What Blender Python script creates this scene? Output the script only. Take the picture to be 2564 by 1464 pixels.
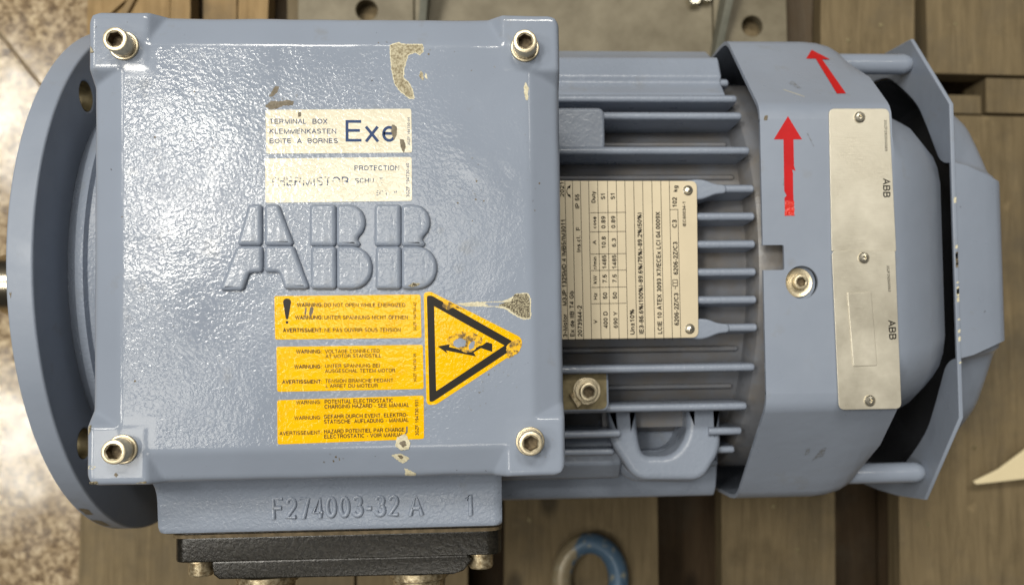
import bpy, bmesh, math, random
from mathutils import Vector, Matrix, noise

# ------------------------------------------------------------------ scene, camera, light
for o in list(bpy.data.objects):
    bpy.data.objects.remove(o)
sc = bpy.context.scene
col = sc.collection
MM = 0.001
ZA = 296.0                       # height of the motor's axis above the stone floor, mm

def W(x, y, z):                  # mm about the motor axis (z = 0 on the axis) -> metres, floor at z = 0
    return Vector((x * MM, y * MM, (z + ZA) * MM))

cam_data = bpy.data.cameras.new("camera")
cam = bpy.data.objects.new("camera", cam_data)
col.objects.link(cam)
cam.location = W(69.2976, -45.816, 566.634)
cam.rotation_euler = (0.0376, -0.0551, -0.0140)
cam_data.sensor_fit = 'HORIZONTAL'
cam_data.sensor_width = 36.0
cam_data.lens = 2209.19 / 2564 * 36.0
cam_data.shift_x = -77.32 / 2564
cam_data.shift_y = 63.87 / 2564
cam_data.clip_start = 0.01
cam_data.clip_end = 50
cam_data.dof.use_dof = True
cam_data.dof.focus_distance = 0.385
cam_data.dof.aperture_fstop = 9.0
sc.camera = cam

world = bpy.data.worlds.new("World")
sc.world = world
world.use_nodes = True
bg = world.node_tree.nodes["Background"]
bg.inputs[0].default_value = (1.0, 0.96, 0.90, 1)
bg.inputs[1].default_value = 0.04

# square ceiling lamps of the hall and added fill lamps, about 3.2 m above the floor
LAMP_COLOR = (1.0, 0.955, 0.86)
for i, (lx, ly, lw, ls) in enumerate([(-300, 330, 12, 0.6), (-1080, 560, 46, 0.5), (-2060, 1000, 24, 0.5),
                                  (-1200, -300, 14, 0.6), (-2110, -400, 24, 0.5), (-700, 1900, 54, 0.6), (450, 1700, 44, 0.6), (-200, -1300, 11, 0.6), (1500, 900, 5, 0.3)]):  # the farthest out in y are added as fill, clear of the lid's reflections
    ld = bpy.data.lights.new("ceiling_and_fill_lamp", 'AREA')
    ld.shape = 'RECTANGLE'
    ld.size = ls
    ld.size_y = ls
    ld.energy = lw * 0.84
    ld.color = LAMP_COLOR
    lo = bpy.data.objects.new("ceiling_and_fill_lamp", ld)
    col.objects.link(lo)
    lo.location = W(lx, ly, 2904)
    lo.rotation_euler = (0, 0, math.radians(-22))

vs = sc.view_settings
vs.view_transform = 'Standard'
vs.look = 'None'
vs.exposure = 0.0
vs.gamma = 1.0
vs.use_curve_mapping = False
sc.render.resolution_x, sc.render.resolution_y = 1024, 584

rnd = random.Random(7)

# ------------------------------------------------------------------ materials
class NT:
    def __init__(self, name):
        self.m = bpy.data.materials.new(name)
        self.m.use_nodes = True
        self.t = self.m.node_tree
        self.b = self.t.nodes["Principled BSDF"]
        self.tc = None
    def n(self, kind, **kw):
        x = self.t.nodes.new(kind)
        for k_, v in kw.items():
            setattr(x, k_, v)
        return x
    def l(self, a, b):
        self.t.links.new(a, b)
    def coord(self, rand=False, scale=None):
        tc = self.n("ShaderNodeTexCoord")
        out = tc.outputs["Object"]
        if rand:
            oi = self.n("ShaderNodeObjectInfo")
            mul = self.n("ShaderNodeMath", operation='MULTIPLY')
            self.l(oi.outputs["Random"], mul.inputs[0]); mul.inputs[1].default_value = 3.7
            add = self.n("ShaderNodeVectorMath", operation='ADD')
            self.l(out, add.inputs[0]); self.l(mul.outputs[0], add.inputs[1])
            out = add.outputs[0]
        if scale:
            mp = self.n("ShaderNodeMapping")
            self.l(out, mp.inputs[0]); mp.inputs["Scale"].default_value = scale
            out = mp.outputs[0]
        return out
    def noise(self, co, scale, detail=2.0, rough=0.5, dist=0.0):
        x = self.n("ShaderNodeTexNoise")
        self.l(co, x.inputs["Vector"])
        x.inputs["Scale"].default_value = scale
        x.inputs["Detail"].default_value = detail
        x.inputs["Roughness"].default_value = rough
        x.inputs["Distortion"].default_value = dist
        return x.outputs["Fac"]
    def ramp(self, fac, *stops):
        x = self.n("ShaderNodeValToRGB")
        e = x.color_ramp.elements
        while len(e) < len(stops):
            e.new(0.5)
        for el, (p, c) in zip(e, stops):
            el.position = p
            el.color = (c, c, c, 1) if not hasattr(c, '__len__') else (*c, 1)
        self.l(fac, x.inputs[0])
        return x.outputs[0]
    def mix(self, fac, a, b, mode='MIX'):
        x = self.n("ShaderNodeMix", data_type='RGBA', blend_type=mode)
        for val, sock in ((fac, x.inputs[0]), (a, x.inputs[6]), (b, x.inputs[7])):
            if hasattr(val, 'is_output'):
                self.l(val, sock)
            elif hasattr(val, '__len__'):
                sock.default_value = (*val, 1)
            else:
                sock.default_value = val
        return x.outputs[2]
    def bump(self, height, dist, strength=1.0, prev=None):
        x = self.n("ShaderNodeBump")
        self.l(height, x.inputs["Height"])
        x.inputs["Distance"].default_value = dist
        if hasattr(strength, 'is_output'):
            self.l(strength, x.inputs["Strength"])
        else:
            x.inputs["Strength"].default_value = strength
        if prev is not None:
            self.l(prev, x.inputs["Normal"])
        return x.outputs[0]
    def out(self, color=None, rough=None, metal=None, normal=None, spec=None, coat=None):
        for val, key in ((color, "Base Color"), (rough, "Roughness"), (metal, "Metallic"), (normal, "Normal"), (spec, "Specular IOR Level"), (coat, "Coat Weight")):
            if val is None:
                continue
            s = self.b.inputs[key]
            if hasattr(val, 'is_output'):
                self.l(val, s)
            elif hasattr(val, '__len__'):
                s.default_value = (*val, 1)
            else:
                s.default_value = val
        return self.m

PAINT = (0.230, 0.266, 0.334)

def paint(name, peel=0.0, peel_scale=420, attr=False, rough=0.26, specks=True, spec=0.38):
    t = NT(name)
    co = t.coord()
    big = t.noise(co, 14, 3)
    c = t.mix(t.ramp(big, (0.30, 0.0), (0.72, 1.0)), tuple(v * 0.93 for v in PAINT), tuple(v * 1.05 for v in PAINT))
    dirt = t.ramp(t.noise(co, 55, 6, 0.65), (0.60, 0.0), (0.80, 0.55))
    c = t.mix(dirt, c, (0.19, 0.19, 0.18))
    if specks:
        sp = t.ramp(t.noise(co, 420, 2, 0.5), (0.775, 0.0), (0.80, 0.8))
        c = t.mix(sp, c, (0.06, 0.055, 0.05))
    r = t.ramp(t.noise(co, 26, 5, 0.6), (0.32, rough * 0.8), (0.70, rough * 1.9))
    nrm = None
    if peel:
        h = t.noise(co, peel_scale, 1.6, 0.5, 0.5)
        s = 1.0
        if attr:
            at = t.n("ShaderNodeAttribute", attribute_name="peel")
            mod = t.ramp(t.noise(co, 24, 3, 0.55), (0.35, 0.35), (0.65, 1.0))
            ml = t.n("ShaderNodeMath", operation='MULTIPLY'); t.l(at.outputs["Fac"], ml.inputs[0]); t.l(mod, ml.inputs[1])
            s = ml.outputs[0]
        nrm = t.bump(h, peel, s)
    lo = t.noise(co, 60, 2)
    nrm = t.bump(lo, 0.0006, 0.5, nrm)
    return t.out(c, r, 0.0, nrm, spec)

def simple(name, color, rough, metal=0.0, var=0.12, vscale=90, bump=0.0, bscale=400, spec=0.5):
    t = NT(name)
    co = t.coord()
    f = t.ramp(t.noise(co, vscale, 4, 0.6), (0.3, 0.0), (0.7, 1.0))
    c = t.mix(f, tuple(v * (1 - var) for v in color), tuple(min(1, v * (1 + var)) for v in color))
    nrm = t.bump(t.noise(co, bscale, 3), bump) if bump else None
    return t.out(c, rough, metal, nrm, spec)

def two_tone(name, a, b, scale, lo, hi, rough=0.6, metal=0.0, bump=0.0002, detail=5):
    t = NT(name)
    co = t.coord(rand=True)
    n_ = t.noise(co, scale, detail, 0.65)
    c = t.mix(t.ramp(n_, (lo, 0.0), (hi, 1.0)), a, b)
    return t.out(c, rough, metal, t.bump(n_, bump), 0.3)

def worn_ink(name, ink, ground, lo, hi, scale=260):
    t = NT(name)
    co = t.coord()
    n_ = t.noise(co, scale, 5, 0.7)
    big = t.noise(co, 45, 2)
    add = t.n("ShaderNodeMath", operation='ADD'); t.l(n_, add.inputs[0]); t.l(big, add.inputs[1])
    c = t.mix(t.ramp(add.outputs[0], (lo, 0.0), (hi, 1.0)), ink, ground)
    return t.out(c, 0.4, 0.0, None, 0.15)

CREAM = (0.67, 0.63, 0.505)
YELLOW = (0.78, 0.44, 0.002)
M = {}
M['lid'] = paint('lid_paint', 0.00026, 640, True, 0.095, True, 0.30)
M['emblem'] = paint('emblem_paint', 0.00020, 560, False, 0.13, True, 0.30)
M['cast'] = paint('cast_paint', 0.00022, 420, False, 0.24)
M['cast_rough'] = paint('rough_cast_paint', 0.00032, 640, False, 0.20)
M['rod'] = paint('rod_paint', 0.00003, 300, False, 0.14)
M['sheet'] = paint('sheet_paint', 0.00003, 300, False, 0.30)
M['flange'] = paint('flange_paint', 0.00005, 500, False, 0.36)

def sticker(name, color, dirtc, spec):
    t = NT(name)
    co = t.coord()
    f = t.ramp(t.noise(co, 80, 5, 0.65), (0.50, 0.0), (0.78, 0.6))
    c = t.mix(f, color, dirtc)
    sp = t.ramp(t.noise(co, 330, 2), (0.74, 0.0), (0.78, 0.7))
    c = t.mix(sp, c, tuple(v * 0.35 for v in dirtc))
    h = t.noise(co, 560, 1.6, 0.5, 0.5)
    return t.out(c, 0.11, 0.0, t.bump(h, 0.00017), spec)
M['cream'] = sticker('cream_label', CREAM, (0.52, 0.46, 0.32), 0.40)
M['yellow'] = sticker('yellow_label', YELLOW, (0.62, 0.33, 0.004), 0.20)
M['ink_blue'] = worn_ink('blue_ink', (0.018, 0.045, 0.13), CREAM, 1.28, 1.36)
M['ink_blue_worn'] = worn_ink('worn_blue_ink', (0.03, 0.06, 0.14), CREAM, 0.985, 1.06, 480)
M['ink_black'] = worn_ink('black_ink', (0.012, 0.010, 0.008), YELLOW, 1.34, 1.42)
M['ink_black_worn'] = worn_ink('worn_black_ink', (0.03, 0.024, 0.012), YELLOW, 1.06, 1.16, 420)
M['ink_plate'] = simple('plate_ink', (0.014, 0.012, 0.010), 0.5, spec=0.1)
M['black_border'] = worn_ink('black_border_ink', (0.014, 0.012, 0.009), (0.35, 0.2, 0.03), 1.30, 1.40)
M['red'] = simple('red_tape', (0.44, 0.010, 0.012), 0.36, 0, 0.10, 60, 0.0001, 300, 0.2)
M['red_crumpled'] = simple('crumpled_red_tape', (0.58, 0.03, 0.02), 0.25, 0, 0.2, 300, 0.0009, 420)
M['plate'] = simple('rating_plate_metal', (0.56, 0.485, 0.345), 0.42, 0.15, 0.05, 40, 0.00002, 200)
t_ = NT('scuffed_stainless')
co_ = t_.coord()
st_ = t_.noise(t_.coord(scale=(1, 12, 1)), 120, 4, 0.6)
bl_ = t_.noise(co_, 28, 5, 0.62)
M['stainless'] = t_.out(t_.mix(t_.ramp(bl_, (0.32, 0.0), (0.70, 1.0)), (0.53, 0.495, 0.405), (0.69, 0.655, 0.555)), t_.ramp(bl_, (0.3, 0.24), (0.7, 0.46)), 0.5, t_.bump(st_, 0.00004, 1.0, t_.bump(bl_, 0.0006, 0.5)), 0.5)
M['bolt'] = simple('bright_bolt_steel', (0.60, 0.525, 0.375), 0.36, 0.7, 0.18, 500, 0.00006, 900)
M['bolt_side'] = simple('bolt_shank_steel', (0.50, 0.44, 0.33), 0.30, 0.9, 0.15, 300)
M['socket'] = two_tone('dark_socket', (0.085, 0.062, 0.036), (0.19, 0.145, 0.085), 700, 0.4, 0.65, 0.6, 0.2)  # darker brown than the bolt head around it
M['rivet'] = simple('rivet_steel', (0.66, 0.62, 0.52), 0.25, 0.9, 0.1, 400)
M['bare'] = two_tone('bare_brown_steel', (0.13, 0.105, 0.055), (0.24, 0.20, 0.11), 160, 0.35, 0.65, 0.5, 0.3)
M['iron'] = None
t_ = NT('black_cast_iron')
co_ = t_.coord()
n1 = t_.noise(co_, 620, 4, 0.6)
M['iron'] = t_.out(t_.mix(t_.ramp(n1, (0.35, 0.0), (0.75, 1.0)), (0.006, 0.0055, 0.0045), (0.020, 0.018, 0.014)), 0.22, 0.0, t_.bump(n1, 0.00014), 0.36)
M['gasket'] = two_tone('gasket', (0.10, 0.075, 0.04), (0.2, 0.15, 0.09), 240, 0.4, 0.65, 0.7)
M['brass'] = two_tone('dull_yellow_steel', (0.20, 0.15, 0.085), (0.50, 0.43, 0.29), 500, 0.38, 0.62, 0.36, 0.7)
M['shaft'] = simple('turned_shaft_steel', (0.55, 0.49, 0.38), 0.22, 1.0, 0.08, 60)
M['chip_grit'] = two_tone('chipped_primer', (0.46, 0.42, 0.30), (0.20, 0.165, 0.10), 900, 0.40, 0.62, 0.7, 0, 0.0004)
M['chip_dark'] = two_tone('chipped_grit', (0.42, 0.38, 0.26), (0.06, 0.048, 0.032), 1500, 0.42, 0.56, 0.7, 0, 0.0004)
M['chip_cream'] = two_tone('cream_primer', (0.60, 0.56, 0.41), (0.40, 0.36, 0.24), 700, 0.45, 0.7, 0.6, 0, 0.0002)
M['chip_brown'] = two_tone('brown_stain', (0.17, 0.145, 0.105), (0.10, 0.08, 0.05), 500, 0.4, 0.65, 0.5, 0, 0.0003)
M['smudge'] = two_tone('grey_smudge', (0.215, 0.245, 0.30), (0.14, 0.145, 0.15), 700, 0.45, 0.6, 0.4, 0, 0.0002)
M['chip_yellow'] = two_tone('torn_yellow_film', YELLOW, (0.16, 0.10, 0.03), 420, 0.45, 0.58, 0.4, 0, 0.0008)
M['shaded_inside'] = simple('painted_inside_shade', (0.035, 0.038, 0.045), 0.5)  # near-black colour puts the shade of the deep gap into the cap
M['plastic'] = simple('cream_plastic', (0.72, 0.62, 0.40), 0.45, 0, 0.03, 30)

def wood(name, dark, light, rough=0.75):
    t = NT(name)
    co = t.coord(rand=True, scale=(26, 2.2, 26))
    g = t.noise(co, 6.0, 6, 0.62, 0.8)
    co2 = t.coord(rand=True)
    blot = t.noise(co2, 22, 5, 0.6)
    c = t.mix(t.ramp(g, (0.25, 0.0), (0.75, 1.0)), dark, light)
    c = t.mix(t.ramp(blot, (0.52, 0.0), (0.80, 0.6)), c, tuple(v * 0.45 for v in dark))
    pale = t.ramp(t.noise(co2, 38, 3, 0.6), (0.66, 0.0), (0.80, 0.5))
    c = t.mix(pale, c, tuple(min(1, v * 1.55) for v in light))
    vk = t.n("ShaderNodeTexVoronoi"); t.l(t.coord(rand=True, scale=(1, 0.6, 1)), vk.inputs["Vector"]); vk.inputs["Scale"].default_value = 13.0
    knot = t.ramp(vk.outputs["Distance"], (0.06, 0.85), (0.13, 0.0))
    c = t.mix(knot, c, tuple(v * 0.4 for v in dark))
    grime = t.ramp(t.noise(co2, 9, 6, 0.7), (0.48, 0.0), (0.72, 0.7))
    c = t.mix(grime, c, (0.075, 0.066, 0.050))
    oi = t.n("ShaderNodeObjectInfo")
    c = t.mix(t.ramp(oi.outputs["Random"], (0.0, 0.0), (1.0, 0.25)), c, tuple(v * 0.8 for v in light))
    return t.out(c, rough, 0.0, t.bump(g, 0.0012), 0.25)
M['wood'] = wood('weathered_plank', (0.108, 0.081, 0.043), (0.205, 0.157, 0.088))
M['dusty'] = two_tone('dusty_cast_paint', (0.178, 0.188, 0.212), (0.185, 0.170, 0.155), 40, 0.40, 0.68, 0.30, 0, 0.0007)
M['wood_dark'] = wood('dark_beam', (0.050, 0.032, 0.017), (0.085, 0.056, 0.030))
M['wood_fresh'] = wood('fresh_plank', (0.19, 0.125, 0.055), (0.34, 0.235, 0.115))

t_ = NT('polished_stone')
co_ = t_.coord(rand=True)
a_ = t_.noise(co_, 150, 6, 0.7, 0.3)
b_ = t_.noise(co_, 32, 4, 0.6)
c_ = t_.ramp(a_, (0.38, (0.07, 0.045, 0.027)), (0.47, (0.22, 0.158, 0.092)), (0.55, (0.36, 0.28, 0.175)), (0.66, (0.54, 0.445, 0.305)))
c_ = t_.mix(t_.ramp(b_, (0.40, 0.0), (0.72, 0.55)), c_, (0.20, 0.145, 0.090))
M['stone'] = t_.out(c_, t_.ramp(t_.noise(co_, 40, 3), (0.3, 0.10), (0.7, 0.20)), 0.0, t_.bump(t_.noise(co_, 30, 2), 0.0006, 0.4), 0.5)
M['joint'] = simple('tile_joint', (0.20, 0.155, 0.10), 0.8)
M['bracket'] = two_tone('grimy_khaki_steel', (0.120, 0.102, 0.066), (0.185, 0.162, 0.112), 38, 0.35, 0.7, 0.5, 0.1)
M['bracket_web'] = two_tone('grey_green_steel', (0.115, 0.118, 0.095), (0.165, 0.165, 0.135), 60, 0.4, 0.7, 0.5, 0.1)

t_ = NT('worn_blue_eye_paint')
co_ = t_.coord()
n_ = t_.noise(co_, 48, 5, 0.6)
sx = t_.n("ShaderNodeSeparateXYZ"); t_.l(co_, sx.inputs[0])
mm_ = t_.n("ShaderNodeMath", operation='MULTIPLY_ADD'); t_.l(sx.outputs[0], mm_.inputs[0]); mm_.inputs[1].default_value = 9.0; t_.l(n_, mm_.inputs[2])
c_ = t_.mix(t_.ramp(mm_.outputs[0], (0.40, 0.0), (0.47, 1.0)), (0.26, 0.215, 0.135), (0.075, 0.135, 0.21))
c_ = t_.mix(t_.ramp(t_.noise(co_, 130, 4, 0.6), (0.58, 0.0), (0.66, 0.8)), c_, (0.30, 0.29, 0.22))
M['eye'] = t_.out(c_, 0.34, 0.1, t_.bump(n_, 0.0006), 0.5)

# ------------------------------------------------------------------ mesh helpers (all in mm)
ORIGIN = {}

def tag(o, label=None, category=None, group=None, kind=None):
    for k_, v in (("label", label), ("category", category), ("group", group), ("kind", kind)):
        if v:
            o[k_] = v
    return o

def empty(name, x, y, z, label, category, group=None):
    o = bpy.data.objects.new(name, None)
    o.empty_display_size = 0.02
    col.objects.link(o)
    o.location = W(x, y, z)
    ORIGIN[o.name] = W(x, y, z)
    return tag(o, label, category, group)

class MB:
    def __init__(self):
        self.v, self.f = [], []
    def add(self, vf):
        v, f = vf
        n = len(self.v)
        self.v += [tuple(p) for p in v]
        self.f += [tuple(i + n for i in q) for q in f]
        return self
    def build(self, name, mat, parent=None, sharp=32, bevel=0.0, seg=2, wn=True, origin=None):
        pts = [W(*p) for p in self.v]
        if origin is None:
            lo = [min(p[i] for p in pts) for i in range(3)]
            hi = [max(p[i] for p in pts) for i in range(3)]
            org = Vector([(a + b) / 2 for a, b in zip(lo, hi)])
        else:
            org = W(*origin)
        me = bpy.data.meshes.new(name)
        me.from_pydata([tuple(p - org) for p in pts], [], self.f)
        bm = bmesh.new()
        bm.from_mesh(me)
        bmesh.ops.remove_doubles(bm, verts=bm.verts, dist=2e-6)
        bmesh.ops.recalc_face_normals(bm, faces=bm.faces)
        if bevel:
            ed = [e for e in bm.edges if len(e.link_faces) == 2 and e.calc_face_angle() > math.radians(28)]
            bmesh.ops.bevel(bm, geom=ed, offset=bevel * MM, segments=seg, profile=0.6, affect='EDGES', clamp_overlap=True)
        for f in bm.faces:
            f.smooth = True
        for e in bm.edges:
            if len(e.link_faces) == 2 and e.calc_face_angle() > math.radians(sharp):
                e.smooth = False
        bm.to_mesh(me)
        bm.free()
        me.materials.append(mat)
        o = bpy.data.objects.new(name, me)
        col.objects.link(o)
        if parent is not None:
            o.parent = parent
            o.location = org - ORIGIN[parent.name]
        else:
            o.location = org
        ORIGIN[o.name] = org
        if bevel or wn:
            md = o.modifiers.new("normals", 'WEIGHTED_NORMAL')
            md.keep_sharp = True
        return o

def box(x0, x1, y0, y1, z0, z1):
    v = [(x, y, z) for z in (z0, z1) for y in (y0, y1) for x in (x0, x1)]
    return v, [(0, 2, 3, 1), (4, 5, 7, 6), (0, 1, 5, 4), (2, 6, 7, 3), (0, 4, 6, 2), (1, 3, 7, 5)]

def loft(secs, cap0=True, cap1=True, closed=True):
    """list of sections (equal-length 3-D point lists) -> skin"""
    v, f = [], []
    n = len(secs[0])
    for s in secs:
        v += list(s)
    for i in range(len(secs) - 1):
        for j in range(n if closed else n - 1):
            a, b = i * n + j, i * n + (j + 1) % n
            f.append((a, b, b + n, a + n))
    if cap0:
        f.append(tuple(reversed(range(n))))
    if cap1:
        f.append(tuple((len(secs) - 1) * n + j for j in range(n)))
    return v, f

def prism_yz(poly, x0, x1):
    return loft([[(x0, y, z) for y, z in poly], [(x1, y, z) for y, z in poly]])

def prism_xy(poly, z0, z1):
    return loft([[(x, y, z0) for x, y in poly], [(x, y, z1) for x, y in poly]])

def prism_xz(poly, y0, y1):
    return loft([[(x, y0, z) for x, z in poly], [(x, y1, z) for x, z in poly]])

def lathe(profile, axis='x', c=(0, 0, 0), n=64, caps=True):
    """profile = [(position along the axis, radius)]"""
    secs = []
    for a, r in profile:
        s = []
        for i in range(n):
            t = 2 * math.pi * i / n
            p, q = r * math.cos(t), r * math.sin(t)
            if axis == 'x':
                s.append((c[0] + a, c[1] + p, c[2] + q))
            elif axis == 'y':
                s.append((c[0] + p, c[1] + a, c[2] + q))
            else:
                s.append((c[0] + p, c[1] + q, c[2] + a))
        secs.append(s)
    return loft(secs, caps, caps)

def curve_mesh(cu):
    o = bpy.data.objects.new("tmp", cu)
    col.objects.link(o)
    dg = bpy.context.evaluated_depsgraph_get()
    me = bpy.data.meshes.new_from_object(o.evaluated_get(dg))
    v = [tuple(p.co) for p in me.vertices]
    f = [tuple(p.vertices) for p in me.polygons]
    bpy.data.objects.remove(o)
    bpy.data.curves.remove(cu)
    bpy.data.meshes.remove(me)
    return v, f

def plate(loops, z0, z1, bevel=0.0, res=2, grow=0.0):
    """flat plate in XY with holes, rounded edges"""
    cu = bpy.data.curves.new("tmp", 'CURVE')
    cu.dimensions = '2D'
    cu.fill_mode = 'BOTH'
    for lp in loops:
        s = cu.splines.new('POLY')
        s.points.add(len(lp) - 1)
        for p, q in zip(s.points, lp):
            p.co = (q[0], q[1], 0, 1)
        s.use_cyclic_u = True
    cu.extrude = max((z1 - z0) / 2 - bevel, 0.0)
    cu.bevel_depth = bevel
    cu.bevel_resolution = res
    cu.offset = grow - bevel
    v, f = curve_mesh(cu)
    zm = (z0 + z1) / 2
    return [(x, y, z + zm) for x, y, z in v], f

def xf(vf, fn):
    return [fn(*p) for p in vf[0]], vf[1]

def circle(cx, cy, r, n=40, a0=0.0):
    return [(cx + r * math.cos(a0 + 2 * math.pi * i / n), cy + r * math.sin(a0 + 2 * math.pi * i / n)) for i in range(n)]

def rounded(poly, r, n=5):
    """round the corners of a 2-D polygon"""
    out = []
    m = len(poly)
    for i in range(m):
        p0, p1, p2 = Vector(poly[i - 1]), Vector(poly[i]), Vector(poly[(i + 1) % m])
        a, b = (p0 - p1), (p2 - p1)
        rr = r[i] if hasattr(r, '__len__') else r
        d = min(rr, a.length * 0.45, b.length * 0.45)
        if d < 1e-6:
            out.append(tuple(p1)); continue
        s, e = p1 + a.normalized() * d, p1 + b.normalized() * d
        for k_ in range(n + 1):
            t = k_ / n
            out.append(tuple(s * (1 - t) ** 2 + p1 * 2 * t * (1 - t) + e * t * t))
    return out

def jag(poly, amp=0.35, step=0.8, seed=1):
    g = random.Random(seed)
    out = []
    m = len(poly)
    for i in range(m):
        a, b = Vector(poly[i]), Vector(poly[(i + 1) % m])
        n = max(1, int((b - a).length / step))
        for k_ in range(n):
            p = a.lerp(b, k_ / n)
            out.append((p.x + g.uniform(-amp, amp), p.y + g.uniform(-amp, amp)))
    return out

def tri_fill(loops):
    v, f = plate(loops, 0, 0, 0)
    return v, f

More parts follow.
